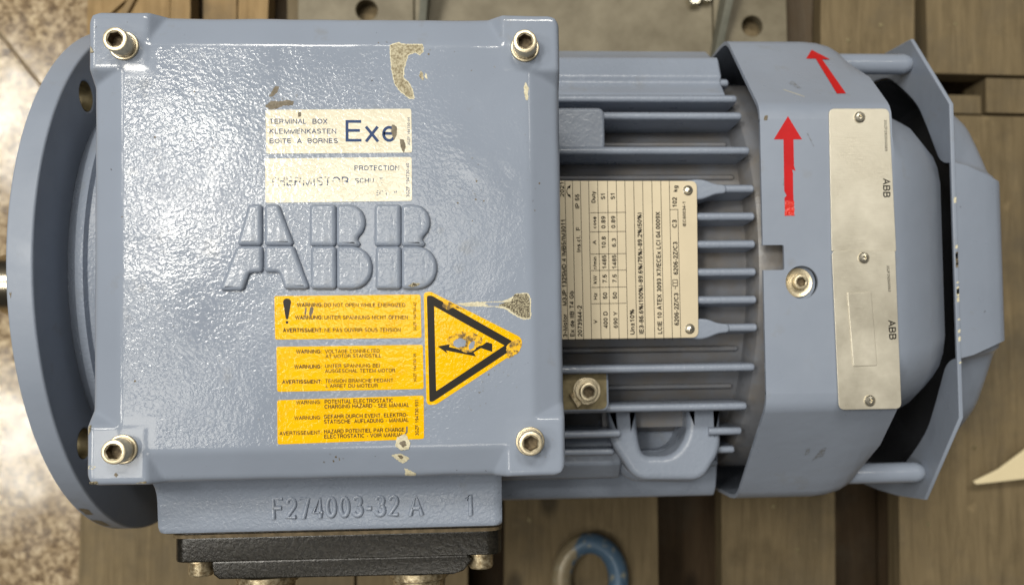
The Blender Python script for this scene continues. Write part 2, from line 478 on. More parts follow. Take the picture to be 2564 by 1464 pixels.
# ------------------------------------------------------------------ a plain grotesque stroke alphabet
def Ar(cx, cy, rx, ry, a0, a1, n=9):
    return [(cx + rx * math.cos(math.radians(a0 + (a1 - a0) * i / n)), cy + ry * math.sin(math.radians(a0 + (a1 - a0) * i / n))) for i in range(n + 1)]
_b, _t = 0.06, 0.94
GL = {
 'A': (.72, [[(.03, 0), (.36, _t), (.69, 0)], [(.15, .34), (.57, .34)]]),
 'B': (.70, [[(.08, .52), (.38, .52)] + Ar(.40, .73, .19, .21, -90, 90) + [(.08, _t), (.08, _b), (.42, _b)] + Ar(.42, .29, .21, .23, -90, 90)]),
 'C': (.76, [Ar(.39, .5, .32, .44, 38, 322, 16)]),
 'D': (.74, [[(.08, _b), (.08, _t), (.32, _t)] + Ar(.34, .5, .33, .44, 90, -90, 12) + [(.08, _b), (.08, .1)]]),
 'E': (.66, [[(.62, _t), (.08, _t), (.08, _b), (.63, _b)], [(.08, .52), (.57, .52)]]),
 'F': (.62, [[(.60, _t), (.08, _t), (.08, 0)], [(.08, .50), (.54, .50)]]),
 'G': (.80, [Ar(.40, .5, .33, .44, 38, 300, 16) + [(.70, .20), (.70, .46), (.42, .46)]]),
 'H': (.74, [[(.08, 0), (.08, 1)], [(.66, 0), (.66, 1)], [(.08, .52), (.66, .52)]]),
 'I': (.20, [[(.10, 0), (.10, 1)]]),
 'J': (.54, [[(.44, 1), (.44, .30)] + Ar(.25, .28, .19, .22, 0, -180)]),
 'K': (.70, [[(.08, 0), (.08, 1)], [(.64, 1), (.08, .40)], [(.27, .58), (.67, 0)]]),
 'L': (.58, [[(.08, 1), (.08, _b), (.56, _b)]]),
 'M': (.88, [[(.08, 0), (.08, .94), (.44, .02), (.80, .94), (.80, 0)]]),
 'N': (.75, [[(.08, 0), (.08, .94), (.67, .06), (.67, 1)]]),
 'O': (.80, [Ar(.40, .5, .34, .44, 0, 360, 22)]),
 'P': (.68, [[(.08, 0), (.08, _t), (.38, _t)] + Ar(.40, .70, .22, .24, 90, -90) + [(.08, .46)]]),
 'R': (.72, [[(.08, 0), (.08, _t), (.38, _t)] + Ar(.40, .715, .22, .225, 90, -90) + [(.08, .49)], [(.44, .49), (.60, .40), (.64, 0)]]),
 'S': (.68, [Ar(.34, .725, .25, .215, 20, 265, 11) + Ar(.34, .275, .27, .215, 85, -155, 11)]),
 'T': (.66, [[(.02, _t), (.64, _t)], [(.33, _t), (.33, 0)]]),
 'U': (.74, [[(.08, 1), (.08, .33)] + Ar(.37, .33, .29, .27, 180, 360) + [(.66, 1)]]),
 'V': (.70, [[(.03, 1), (.35, .03), (.67, 1)]]),
 'W': (.98, [[(.03, 1), (.26, .05), (.49, .95), (.72, .05), (.95, 1)]]),
 'X': (.70, [[(.04, 1), (.66, 0)], [(.64, 1), (.03, 0)]]),
 'Y': (.70, [[(.03, 1), (.35, .42), (.67, 1)], [(.35, .42), (.35, 0)]]),
 'Z': (.66, [[(.05, _t), (.60, _t), (.04, _b), (.63, _b)]]),
 '0': (.58, [Ar(.29, .5, .22, .44, 0, 360, 18)]),
 '1': (.58, [[(.10, .70), (.34, .92), (.34, 0)]]),
 '2': (.58, [Ar(.29, .69, .22, .25, 170, -35) + [(.06, _b), (.54, _b)]]),
 '3': (.58, [Ar(.28, .73, .20, .21, 165, -80) + Ar(.28, .28, .23, .22, 85, -165)]),
 '4': (.58, [[(.42, 0), (.42, .92), (.04, .25), (.56, .25)]]),
 '5': (.58, [[(.50, _t), (.14, _t), (.09, .48)] + Ar(.28, .32, .23, .26, 140, -160)]),
 '6': (.58, [Ar(.29, .31, .22, .25, 0, 360, 14), Ar(.32, .45, .25, .49, 175, 55, 8)]),
 '7': (.58, [[(.05, _t), (.53, _t), (.22, 0)]]),
 '8': (.58, [Ar(.29, .73, .19, .21, 0, 360, 14), Ar(.29, .28, .22, .23, 0, 360, 14)]),
 '9': (.58, [Ar(.29, .69, .22, .25, 0, 360, 14), Ar(.26, .55, .25, .49, -5, -125, 8)]),
 'a': (.56, [[(.46, .70), (.46, 0)], Ar(.26, .35, .20, .30, 0, 360, 14)]),
 'b': (.58, [[(.08, 1), (.08, 0)], Ar(.30, .35, .21, .30, 0, 360, 14)]),
 'c': (.52, [Ar(.27, .35, .21, .30, 45, 315, 11)]),
 'd': (.58, [[(.50, 1), (.50, 0)], Ar(.28, .35, .21, .30, 0, 360, 14)]),
 'e': (.57, [[(.07, .38), (.50, .38)] + Ar(.285, .36, .215, .31, 4, 325, 14)]),
 'g': (.58, [Ar(.28, .37, .21, .29, 0, 360, 14), [(.49, .70), (.49, -.08)] + Ar(.28, -.06, .21, .18, 0, -150, 7)]),
 'i': (.20, [[(.10, 0), (.10, .70)], [(.10, .86), (.10, 1)]]),
 'k': (.52, [[(.08, 0), (.08, 1)], [(.46, .70), (.08, .30)], [(.22, .45), (.49, 0)]]),
 'l': (.20, [[(.10, 0), (.10, 1)]]),
 'm': (.86, [[(.08, 0), (.08, .70)], [(.08, .48)] + Ar(.26, .48, .17, .17, 150, 0, 6) + [(.43, 0)], [(.43, .48)] + Ar(.60, .48, .17, .17, 170, 0, 6) + [(.77, 0)]]),
 'n': (.56, [[(.08, 0), (.08, .70)], [(.08, .46)] + Ar(.27, .46, .19, .19, 160, 0, 6) + [(.46, 0)]]),
 'o': (.58, [Ar(.29, .35, .22, .30, 0, 360, 14)]),
 'r': (.36, [[(.08, 0), (.08, .70)], [(.08, .42)] + Ar(.28, .42, .19, .22, 165, 75, 5)]),
 's': (.50, [Ar(.25, .50, .17, .15, 25, 265, 8) + Ar(.25, .20, .18, .15, 85, -155, 8)]),
 't': (.32, [[(.15, .92), (.15, .16)] + Ar(.26, .17, .11, .12, 180, 280, 4), [(.02, .68), (.29, .68)]]),
 'u': (.56, [[(.08, .70), (.08, .24)] + Ar(.27, .24, .19, .19, 180, 340, 6) + [(.47, .30)], [(.47, .70), (.47, 0)]]),
 'x': (.52, [[(.03, .70), (.49, 0)], [(.48, .70), (.03, 0)]]),
 'y': (.52, [[(.03, .70), (.27, .02)], [(.49, .70), (.22, -.20), (.08, -.22)]]),
 'z': (.50, [[(.05, .64), (.45, .64), (.04, .06), (.47, .06)]]),
 'φ': (.62, [Ar(.31, .35, .24, .30, 0, 360, 14), [(.31, -.2), (.31, .9)]]),
 ':': (.22, [[(.11, 0), (.11, .14)], [(.11, .52), (.11, .66)]]),
 '.': (.22, [[(.11, 0), (.11, .14)]]),
 "'": (.18, [[(.09, 1), (.09, .74)]]),
 '-': (.36, [[(.04, .38), (.32, .38)]]),
 '/': (.34, [[(.02, 0), (.32, 1)]]),
 '~': (.50, [Ar(.15, .42, .11, .12, 180, 0, 5) + Ar(.36, .42, .10, .12, 180, 360, 5)]),
 '±': (.58, [[(.29, .25), (.29, .85)], [(.05, .55), (.53, .55)], [(.05, .08), (.53, .08)]]),
 '%': (.90, [Ar(.20, .73, .14, .21, 0, 360, 12), Ar(.70, .27, .14, .21, 0, 360, 12), [(.22, 0), (.68, 1)]]),
 '(': (.30, [Ar(.42, .45, .32, .62, 130, 230, 6)]),
 ')': (.30, [Ar(-.12, .45, .32, .62, 50, -50, 6)]),
 ' ': (.30, []),
}
GL['Ö'] = (GL['O'][0], GL['O'][1] + [[(.26, 1.08), (.26, 1.20)], [(.54, 1.08), (.54, 1.20)]])
GL['Q'] = (GL['O'][0], GL['O'][1] + [[(.50, .22), (.74, 0)]])

def strokes(s, gap=0.11):
    """centre lines of a string, cap height 1; returns polylines and total width"""
    x, res = 0.0, []
    for ch in s:
        w, pls = GL[ch]
        for pl in pls:
            res.append([(x + a, b) for a, b in pl])
        x += w + gap
    return res, x - gap

def ribbon(pl, w, k):
    """flat mitred ribbon along a polyline; z level k keeps crossing strokes apart"""
    n = len(pl)
    P = [Vector(p) for p in pl]
    closed = (P[0] - P[-1]).length < 1e-4 and n > 3
    v, f = [], []
    for i in range(n):
        if closed:
            a, c = P[i - 1] if i > 0 else P[-2], P[i + 1] if i < n - 1 else P[1]
        else:
            a, c = P[max(i - 1, 0)], P[min(i + 1, n - 1)]
        d1 = (P[i] - a); d2 = (c - P[i])
        if d1.length < 1e-9: d1 = d2
        if d2.length < 1e-9: d2 = d1
        d1 = d1.normalized(); d2 = d2.normalized()
        t = (d1 + d2)
        t = t.normalized() if t.length > 1e-6 else d1
        nn = Vector((-t.y, t.x))
        m = w / 2 / max(nn.dot(Vector((-d1.y, d1.x))), 0.45)
        v += [(*(P[i] + nn * m), k), (*(P[i] - nn * m), k)]
    for i in range(n - 1):
        f.append((2 * i, 2 * i + 1, 2 * i + 3, 2 * i + 2))
    return v, f

WEIGHT = {0: 0.168, 1: 0.185, 2: 0.225, 3: 0.22}
def lettering(rows, zf, mb=None, extra=0.0):
    """rows of (string, x0, y0, x1, y1, cap height, weight) laid flat at height zf"""
    mb = mb or MB()
    for s, x0, y0, x1, y1, cap, wt in rows:
        w = math.hypot(x1 - x0, y1 - y0)
        cx, sy = (x1 - x0) / w, (y1 - y0) / w
        pls, tw = strokes(s)
        kx = w / tw
        lv = 0
        for pl in pls:
            lv = (lv + 1) % 5
            v, f = ribbon([(a * kx, b * cap) for a, b in pl], (WEIGHT[wt] + extra) * cap * (0.8 if cap > 3 else 1.0), lv * 0.004)
            mb.add(([(x0 + p[0] * cx - p[1] * sy, y0 + p[0] * sy + p[1] * cx, zf + p[2]) for p in v], f))
    return mb

def tube(pl, r, n=8):
    """round rod along a 3-D polyline"""
    secs = []
    P = [Vector(p) for p in pl]
    for i in range(len(P)):
        d = (P[min(i + 1, len(P) - 1)] - P[max(i - 1, 0)]).normalized()
        u = Vector((0, 0, 1))
        s = d.cross(u).normalized()
        secs.append([tuple(P[i] + (s * math.cos(2 * math.pi * j / n) + u * math.sin(2 * math.pi * j / n)) * r) for j in range(n)])
    return loft(secs)

def bar2d(a, b, w, z):
    a, b = Vector(a), Vector(b)
    d = (b - a).normalized()
    n = Vector((-d.y, d.x)) * w / 2
    return [(*(a + n), z), (*(a - n), z), (*(b - n), z), (*(b + n), z)], [(0, 1, 2, 3)]

def socket_bolt(x, y, z0, r, h, parent, spin=0.0, name='lid_bolt', tilt=(0.0, 0.0)):
    """cap screw standing on z0: knurled head with a hexagon socket (bottom sub-part)"""
    n = 36
    hexr = r * 0.64
    mb = MB()
    secs = []
    for zz, rr in ((0, r * 0.97), (h * 0.10, r), (h * 0.86, r), (h * 0.97, r * 0.95), (h, r * 0.86)):
        secs.append([(rr * math.cos(2 * math.pi * i / n), rr * math.sin(2 * math.pi * i / n), zz) for i in range(n)])
    def hexpt(i, rr):
        a = 2 * math.pi * i / n
        b = (a - spin) % (math.pi / 3) - math.pi / 6
        d = rr * math.cos(math.pi / 6) / math.cos(b)
        return d * math.cos(a), d * math.sin(a)
    cham = [(hexr * 1.12 * math.cos(2 * math.pi * i / n), hexr * 1.12 * math.sin(2 * math.pi * i / n), h) for i in range(n)]
    top = [(*hexpt(i, hexr), h - r * 0.10) for i in range(n)]
    bot = [(*hexpt(i, hexr), h * 0.30) for i in range(n)]
    v, f = loft(secs + [cham, top], True, False)
    fn = lambda px, py, pz: (x + px + tilt[0] * pz, y + py + tilt[1] * pz, z0 + pz)
    mb.add(xf((v, f), fn))
    o = mb.build(name, M['bolt'], parent, 28)
    o2 = MB().add(xf(loft([top, bot], False, True), fn)).build('socket', M['socket'], o, 40)
    return o

def washer(x, y, z0, z1, r_in, r_out, parent, mat=None, name='washer', bevel=0.35):
    return MB().add(plate([circle(x, y, r_out, 44), circle(x, y, r_in, 32)], z0, z1, bevel, 2)).build(name, mat or M['bolt'], parent, 32)

R_white1 = [(-25.81, 57.1), (35.27, 57.69), (35.45, 38.91), (-25.52, 38.5)]
R_white2 = [(-26.02, 36.45), (35.26, 37.02), (35.28, 18.33), (-25.9, 17.76)]
R_yel1 = [(-22.35, -21.48), (38.48, -21.45), (38.82, -39.78), (-22.07, -39.64)]
R_yel2 = [(-21.58, -42.67), (39.3, -42.66), (39.47, -61.25), (-21.31, -61.43)]
R_yel3 = [(-21.32, -64.93), (39.45, -63.95), (39.45, -82.12), (-21.2, -83.27)]
T_white1 = [
  ('TERMINAL  BOX', -24.07, 51.22, -0.01, 51.23, 2.04, 0),
  ('KLEMMENKASTEN', -24.14, 47.02, 3.69, 47.01, 2.04, 0),
  ('BOiTE  A  BORNES', -24.15, 42.89, 4.36, 42.98, 2.04, 0),
  ('Exe', 7.29, 43.62, 29.01, 43.6, 9.14, 0),
  ('3GZF 194730-44', 34.61, 42.01, 34.59, 53.95, 0.98, 0),
]
T_white2 = [
  ('PROTECTION', 11.18, 31.33, 30.07, 31.34, 2.05, 0),
  ('THERMISTOR', -24.19, 24.92, 8.85, 24.86, 3.77, 0),
  ('SCHUTZ', 11.44, 26.02, 23.0, 26.03, 2.04, 0),
  ('TECTION', 17.89, 20.68, 30.28, 20.69, 2.04, 0),
  ('3GZF 194730-40', 34.19, 19.91, 34.2, 34.38, 1.27, 0),
]
T_yel1 = [
  ('WARNING:', -12.97, -26.11, -2.26, -26.17, 1.59, 2),
  ('DO NOT OPEN WHILE ENERGIZED', -1.71, -26.24, 32.09, -26.62, 1.59, 0),
  ('WARNUNG:', -13.71, -31.35, -2.28, -31.42, 1.58, 2),
  ('UNTER SPANNUNG NICHT ÖFFNEN', -1.68, -31.49, 33.09, -31.85, 1.59, 0),
  ('AVERTISSMENT:', -18.76, -36.58, -2.31, -36.73, 1.58, 2),
  ('NE PAS OUVRIR SOUS TENSION', -1.64, -36.74, 30.06, -37.08, 1.59, 0),
  ('3GZF 194730-42', 36.64, -36.67, 36.62, -24.83, 1.16, 0),
]
T_yel2 = [
  ('WARNING:', -13.34, -45.59, -2.83, -45.61, 1.52, 2),
  ('VOLTAGE CONNECTED', -1.45, -45.63, 21.2, -45.71, 1.52, 0),
  ('AT MOTOR STANDSTILL', -1.21, -47.64, 21.91, -47.73, 1.52, 0),
  ('WARNUNG:', -14.14, -51.89, -2.86, -51.94, 1.52, 2),
  ('UNTER SPANNUNG BEI', -1.47, -51.78, 21.27, -51.87, 1.52, 0),
  ('AUSGESCHAL TETEM MOTOR', -1.48, -53.84, 27.62, -53.98, 1.52, 0),
  ('AVERTISSMENT:', -19.19, -58.11, -2.77, -58.19, 1.51, 2),
  ('TENSION BRANCHE PEDANT', -1.44, -58.03, 26.8, -58.12, 1.52, 0),
  ("L'ARRET DU MOTEUR", -1.21, -60.1, 20.31, -60.21, 1.52, 0),
  ('3GZF 194730-39', 36.45, -58.21, 36.43, -46.35, 1.15, 0),
]
T_yel3 = [
  ('WARNING:', -13.48, -66.8, -3.11, -66.74, 1.51, 1),
  ('POTENTIAL ELECTROSTATIC', -1.73, -66.7, 26.74, -66.58, 1.64, 1),
  ('CHARGING HAZARD - SEE MANUAL', -1.8, -68.76, 33.39, -68.59, 1.64, 1),
  ('WARNUNG:', -14.22, -73.2, -3.08, -73.16, 1.51, 1),
  ('GEFAHR DURCH EVENT. ELEKTRO-', -2.06, -72.93, 32.81, -72.72, 1.63, 1),
  ('STATISCHE  AUFLADUNG - MANUAL', -2.07, -75.05, 33.15, -74.85, 1.63, 1),
  ('AVERTISSEMENT:', -20.33, -79.48, -2.99, -79.39, 1.57, 1),
  ('HAZARD POTENTIEL PAR CHARGE', -1.97, -79.11, 31.36, -78.89, 1.63, 1),
  ('ELECTROSTATIC - VOIR MANUAL', -1.98, -81.16, 31.04, -81.01, 1.63, 1),
  ('3GZF 194730-931', 37.23, -80.64, 37.18, -65.54, 1.39, 1),
]
TRI_OUT = [(39.83, -20.74), (40.56, -67.8), (44.21, -68.1), (81.05, -44.64), (81.11, -40.33), (42.52, -20.15)]
TRI_BLACK0 = [(41.16, -21.98), (43.12, -21.88), (77.88, -42.13), (77.85, -44.6), (43.31, -66.62), (41.85, -66.6)]
TRI_IN = [(44.17, -26.45), (73.68, -43.43), (44.69, -62.19)]
TRI_BOLT = [(45.48, -43.41), (50.74, -42.5), (50.24, -43.72), (60.01, -46.07), (59.42, -44.34), (64.34, -43.18), (66.19, -41.85), (68.52, -42.62), (68.48, -46.07), (63.71, -44.4), (60.62, -46.2), (61.52, -47.87), (49.0, -45.18), (49.72, -46.54)]
EXCL = [(-18.78, -23.79), (-18.36, -22.88), (-17.16, -22.47), (-15.9, -22.79), (-15.36, -23.83), (-16.65, -31.25), (-17.61, -31.24)]
EXCL_DOT = [(-16.53, -32.53), (-16.65, -32.89), (-16.95, -33.1), (-17.32, -33.1), (-17.62, -32.87), (-17.73, -32.51), (-17.61, -32.16), (-17.31, -31.94), (-16.94, -31.95), (-16.64, -32.17)]
ABB = [[(-32.04, 16.21), (-27.78, 16.19), (-27.81, 0.48), (-36.38, 0.54)],
 [(-25.23, 16.18), (-20.66, 16.16), (-14.83, 0.26), (-25.27, 0.34)],
 [(-36.97, -1.26), (-27.52, -1.34), (-27.54, -10.86), (-31.67, -10.94), (-33.09, -11.77), (-35.34, -18.36), (-43.46, -18.28)],
 [(-25.27, -1.35), (-14.48, -1.43), (-8.49, -18.15), (-17.15, -18.06), (-19.26, -11.53), (-21.03, -10.86), (-25.29, -10.82)],
 [(-6.62, 16.09), (2.81, 16.04), (2.73, -0.11), (-6.69, -0.04)],
 [(-6.22, -1.62), (2.84, -1.69), (2.75, -18.26), (-6.29, -18.17)],
 [(4.61, 15.91), (9.4, 15.89), (11.82, 15.25), (13.79, 13.47), (14.92, 10.9), (15.01, 8.0), (14.04, 5.33), (12.2, 3.39), (11.7, 1.4), (13.13, -0.31), (4.52, -0.24)],
 [(4.63, -1.7), (10.61, -1.74), (13.1, -2.26), (15.29, -3.72), (16.91, -5.95), (17.76, -8.67), (17.74, -11.55), (16.85, -14.25), (15.21, -16.45), (13.01, -17.86), (10.51, -18.34), (4.54, -18.28)],
 [(20.38, 15.96), (29.89, 15.91), (29.76, -0.31), (20.27, -0.24)],
 [(20.73, -1.82), (29.87, -1.89), (29.74, -18.53), (20.62, -18.44)],
 [(31.7, 15.78), (36.52, 15.75), (38.97, 15.11), (40.95, 13.33), (42.08, 10.74), (42.17, 7.84), (41.18, 5.16), (39.31, 3.21), (38.81, 1.21), (40.25, -0.5), (31.56, -0.44)],
 [(31.67, -1.9), (37.7, -1.95), (40.21, -2.47), (42.41, -3.94), (44.04, -6.17), (44.89, -8.9), (44.86, -11.8), (43.96, -14.51), (42.3, -16.71), (40.07, -18.13), (37.55, -18.61), (31.54, -18.55)]]
C_top = [(26.73, 85.03), (30.22, 86.23), (31.37, 85.35), (40.38, 85.22), (40.36, 82.44), (38.89, 80.95), (37.45, 82.42), (33.66, 80.92), (33.35, 79.15), (32.16, 75.0), (31.83, 70.87), (33.85, 69.1), (35.57, 66.15), (36.4, 62.02), (34.66, 62.32), (30.63, 65.55), (28.63, 68.49), (27.23, 74.98)]
C_leaf = [(39.53, 74.14), (40.33, 73.26), (40.83, 70.01), (39.26, 70.59), (38.7, 72.37)]
C_leaf2 = [(41.27, 73.38), (42.19, 72.67), (42.05, 70.43), (41.24, 70.9)]
C_cream = [(84.13, 69.37), (85.45, 66.87), (84.9, 61.22), (84.03, 61.82), (83.32, 66.27)]
C_stain = [(-26.16, 58.69), (-23.42, 61.03), (-20.57, 60.75), (-16.28, 61.46), (-13.89, 60.76), (-14.29, 59.12), (-17.72, 59.0), (-21.15, 57.82), (-23.71, 57.23)]
C_stain2 = [(-21.69, 67.47), (-19.98, 67.18), (-21.13, 64.25), (-23.13, 62.79), (-24.55, 62.79)]
C_stain3 = [(-12.3, 56.37), (-11.16, 56.55), (-10.76, 54.62), (-12.31, 54.03)]
C_exe = [(27.16, 51.12), (29.35, 49.94), (28.74, 45.54), (27.86, 44.07), (26.73, 47.89)]
C_exe2 = [(30.35, 44.83), (32.2, 44.36), (32.87, 41.42), (31.92, 38.61), (30.56, 41.42)]
C_dart = [(52.87, -25.5), (61.47, -24.79), (72.55, -24.79), (76.89, -23.1), (78.76, -21.45), (84.02, -21.2), (85.23, -23.69), (85.11, -32.35), (81.71, -32.68), (77.41, -30.4), (74.36, -28.08), (69.44, -27.04), (57.77, -26.66)]
C_dark = [(78.14, -21.75), (83.71, -21.69), (84.66, -24.3), (84.56, -31.85), (81.71, -32.0), (77.73, -29.66), (75.29, -27.6), (71.3, -26.32), (72.54, -25.53), (76.87, -24.83)]
C_b1 = [(28.31, -81.69), (31.66, -80.23), (33.14, -83.6), (32.82, -86.02), (29.79, -86.27), (27.99, -84.72)]
C_b2 = [(25.9, -88.92), (29.17, -88.56), (32.78, -90.57), (30.35, -92.16), (28.54, -91.09)]
C_b3 = [(30.93, -95.08), (33.04, -96.34), (35.45, -97.6), (34.83, -99.28), (30.9, -98.83), (31.52, -96.91)]
C_b2i = [(28.08, -88.84), (29.65, -88.75), (30.97, -89.93), (29.45, -90.81)]
C_b1i = [(28.9, -83.52), (31.33, -82.35), (32.35, -84.5), (30.7, -85.68)]
C_apex = [(74.47, -43.63), (76.03, -42.11), (78.52, -40.6), (81.09, -41.87), (80.3, -45.86), (77.19, -47.97), (75.02, -48.87), (74.44, -46.4)]
C_tear = [(49.36, -39.91), (52.13, -38.71), (55.2, -37.03), (60.1, -37.59), (64.49, -40.11), (63.73, -42.56), (60.01, -45.89), (56.95, -46.15), (52.68, -43.94), (49.64, -42.37)]
C_tearh1 = [(52.1, -41.17), (55.17, -39.98), (57.49, -40.94), (57.1, -43.39), (53.9, -44.27), (52.08, -43.01)]
C_tearh2 = [(59.44, -41.88), (61.17, -41.29), (60.64, -44.36), (58.67, -45.25), (58.5, -43.71)]
C_tri = [(47.08, -22.66), (47.98, -24.52), (47.65, -26.98), (50.4, -28.24), (51.63, -27.02), (57.14, -28.19), (52.26, -25.49), (48.61, -23.6)]
C_y1a = [(-9.54, -26.33), (-8.94, -26.34), (-9.31, -29.69), (-10.03, -29.38)]
C_y1b = [(-7.55, -26.05), (-6.05, -26.37), (-6.36, -28.51), (-7.57, -30.5), (-7.99, -29.4)]
C_y3 = [(31.86, -76.9), (32.59, -76.61), (32.75, -79.34), (31.05, -80.53), (31.97, -79.02)]
C_g1 = [(74.68, -51.94), (79.57, -54.47), (79.83, -58.16), (76.42, -59.95), (75.24, -56.25)]
C_g2 = [(69.66, -60.46), (73.33, -61.13), (73.27, -66.03), (70.21, -65.37)]
C_bl1 = [(-98.82, -73.97), (-96.71, -73.82), (-97.01, -75.91), (-98.43, -78.42)]
C_bl2 = [(-98.62, -90.45), (-94.46, -90.86), (-96.01, -91.77), (-98.49, -92.04)]
C_bl3 = [(-97.53, -97.11), (-94.13, -96.87), (-94.12, -98.77), (-95.97, -99.55), (-97.52, -98.69)]
C_bl4 = [(-79.21, -99.42), (-77.97, -97.86), (-74.86, -97.3), (-74.73, -99.2), (-76.72, -99.98)]
C_bl5 = [(-87.62, -94.48), (-86.7, -93.55), (-85.76, -94.53), (-86.69, -95.45)]
C_tl1 = [(-99.16, 84.07), (-97.48, 83.2), (-96.35, 81.18), (-98.31, 81.17), (-99.15, 82.03)]
C_abb = [(33.13, -18.04), (35.55, -16.67), (38.86, -17.01), (37.34, -18.08), (34.94, -18.36)]
T_name = [
  ('3~Motor', 105.92, -39.26, 105.88, -27.7, 1.99, 0),
  ('M3JP 132SMD 4 IMB5/IM3011', 105.89, -23.4, 105.76, 20.12, 1.99, 0),
  ('2021', 105.38, 31.47, 105.36, 39.16, 2.0, 0),
  ('Ex de IIB T4 Gb', 109.5, -38.98, 109.44, -16.15, 1.99, 0),
  ('2073944-2', 113.48, -39.03, 113.44, -23.48, 2.12, 0),
  ('Ins.cl.  F', 113.35, 3.42, 113.32, 16.08, 2.0, 0),
  ('IP 55', 113.09, 25.42, 113.07, 32.78, 2.0, 0),
  ('V', 121.16, -32.51, 121.16, -30.86, 1.73, 0),
  ('Hz', 121.35, -20.58, 121.35, -17.26, 1.73, 0),
  ('kW', 121.35, -12.61, 121.34, -8.49, 1.73, 0),
  ('r/min', 121.34, -5.17, 121.33, 1.02, 1.73, 0),
  ('A', 121.34, 7.22, 121.34, 9.35, 1.74, 0),
  ('cosφ', 121.41, 15.36, 121.4, 21.37, 1.6, 0),
  ('Duty', 121.22, 28.39, 121.21, 34.08, 1.87, 0),
  ('400 D', 126.44, -34.9, 126.43, -26.61, 2.0, 0),
  ('50', 126.42, -20.31, 126.42, -16.98, 2.0, 0),
  ('7.5', 126.36, -12.33, 126.35, -8.01, 2.0, 0),
  ('1485', 126.27, -5.21, 126.27, 1.85, 2.0, 0),
  ('10.8', 126.18, 5.18, 126.17, 11.19, 2.0, 0),
  ('0.89', 126.15, 15.33, 126.14, 21.48, 2.01, 0),
  ('S1', 126.19, 30.04, 126.19, 33.26, 2.01, 0),
  ('690 Y', 131.51, -34.96, 131.5, -26.8, 2.0, 0),
  ('50', 131.36, -20.23, 131.36, -16.9, 2.0, 0),
  ('7.5', 131.36, -12.25, 131.36, -7.92, 2.0, 0),
  ('1485', 131.35, -5.26, 131.34, 1.94, 2.0, 0),
  ('6.3', 131.34, 5.95, 131.34, 10.29, 2.01, 0),
  ('0.89', 131.17, 15.43, 131.16, 21.58, 2.01, 0),
  ('S1', 131.15, 30.02, 131.15, 33.37, 2.01, 0),
  ('Un±10%', 139.99, -38.38, 139.99, -25.77, 2.14, 0),
  ('IE3-86.6%(100%)-89.6%(75%)-89.2%(50%)', 144.61, -38.11, 144.62, 23.25, 2.14, 0),
  ('LCIE 10 ATEX 3093 X7/ECEx LCI 04.0009X', 153.98, -38.23, 154.04, 23.54, 2.14, 0),
  ('6206-2Z/C3', 162.59, -34.02, 162.62, -17.69, 2.15, 0),
  ('6206-2Z/C3', 162.63, -8.34, 162.66, 8.26, 2.15, 0),
  ('C3', 162.49, 15.44, 162.5, 19.46, 2.16, 0),
  ('102', 162.77, 25.84, 162.77, 30.89, 2.16, 0),
  ('kg', 163.26, 33.78, 163.27, 36.94, 2.03, 0),
  ('IEC60034-1', 167.23, 16.08, 167.26, 28.85, 1.49, 0),
]
NAME_LINES = [[(105.97, 39.49), (106.42, -40.79)], [(109.77, 39.48), (110.07, -40.84)], [(113.77, 39.47), (114.25, -40.89)], [(117.98, 39.45), (118.23, -40.95)], [(122.53, 39.44), (123.01, -41.01)], [(127.56, 39.42), (127.54, -41.07)], [(136.41, 39.39), (136.47, -41.19)], [(140.92, 39.38), (141.14, -41.25)], [(145.49, 39.36), (145.49, -41.31)], [(150.21, 39.35), (150.24, -41.37)], [(154.79, 39.33), (154.86, -41.43)], [(159.18, 39.32), (159.22, -41.49)], [(132.05, 39.41), (132.13, -41.13)], [(163.29, 24.83), (163.47, -40.48)], [(159.16, 24.65), (163.42, 24.77)], [(118.58, -22.68), (136.0, -22.6)], [(118.54, -14.45), (136.14, -14.36)], [(118.51, -5.94), (136.29, -5.83)], [(118.48, 2.38), (136.44, 2.5)], [(118.43, 13.58), (136.63, 13.73)], [(118.39, 23.26), (136.8, 23.43)]]
NAME_EDGE = [(169.81, 40.09), (172.68, 37.58), (171.93, -38.13), (169.18, -40.56)]
NAME_RIV = [(168.55, 34.43), (168.07, -35.89)]
ARROW1 = [(218.69, 70.48), (225.61, 58.66), (221.2, 58.66), (221.18, 45.28), (221.83, 42.65), (220.21, 43.46), (220.57, 41.44), (220.52, 39.21), (220.44, 32.14), (220.48, 29.71), (220.65, 20.03), (215.96, 20.05), (215.87, 29.13), (217.02, 30.13), (215.86, 32.56), (216.09, 58.67), (211.1, 58.67)]
T_cowl1 = [
  ('3GZF292500069', 268.06, 68.4, 268.01, 52.51, 1.24, 0),
  ('ABB', 266.57, 38.49, 266.5, 28.95, 3.51, 3),
]
T_cowl2 = [
  ('3GZF292500063', 266.88, -5.47, 267.32, -18.74, 1.23, 0),
  ('ABB', 266.9, -33.18, 267.23, -42.79, 3.49, 3),
]
SS_RIV = [(255.23, 69.7), (255.11, -1.59), (256.19, -73.06)]
SS1 = [(239.61, 74.19), (270.75, 74.23), (272.37, 1.72), (239.14, 1.98)]
SS2 = [(238.91, 2.11), (271.47, 1.86), (272.43, -77.31), (240.47, -77.35)]
SS_EMB = [(246.06, -18.94), (258.4, -18.66), (260.43, -55.68), (248.13, -55.9)]
COWL_BOLT = [(222.87, -13.67), (224.47, -13.52)]
PAD2BOLT = [(116.94, -66.96)]
T_cast = [
  ('F274003-32 A', -31.7, -119.88, 35.8, -119.74, 9.64, 0),
  ('1', 54.92, -120.2, 59.62, -120.31, 10.14, 0),
]
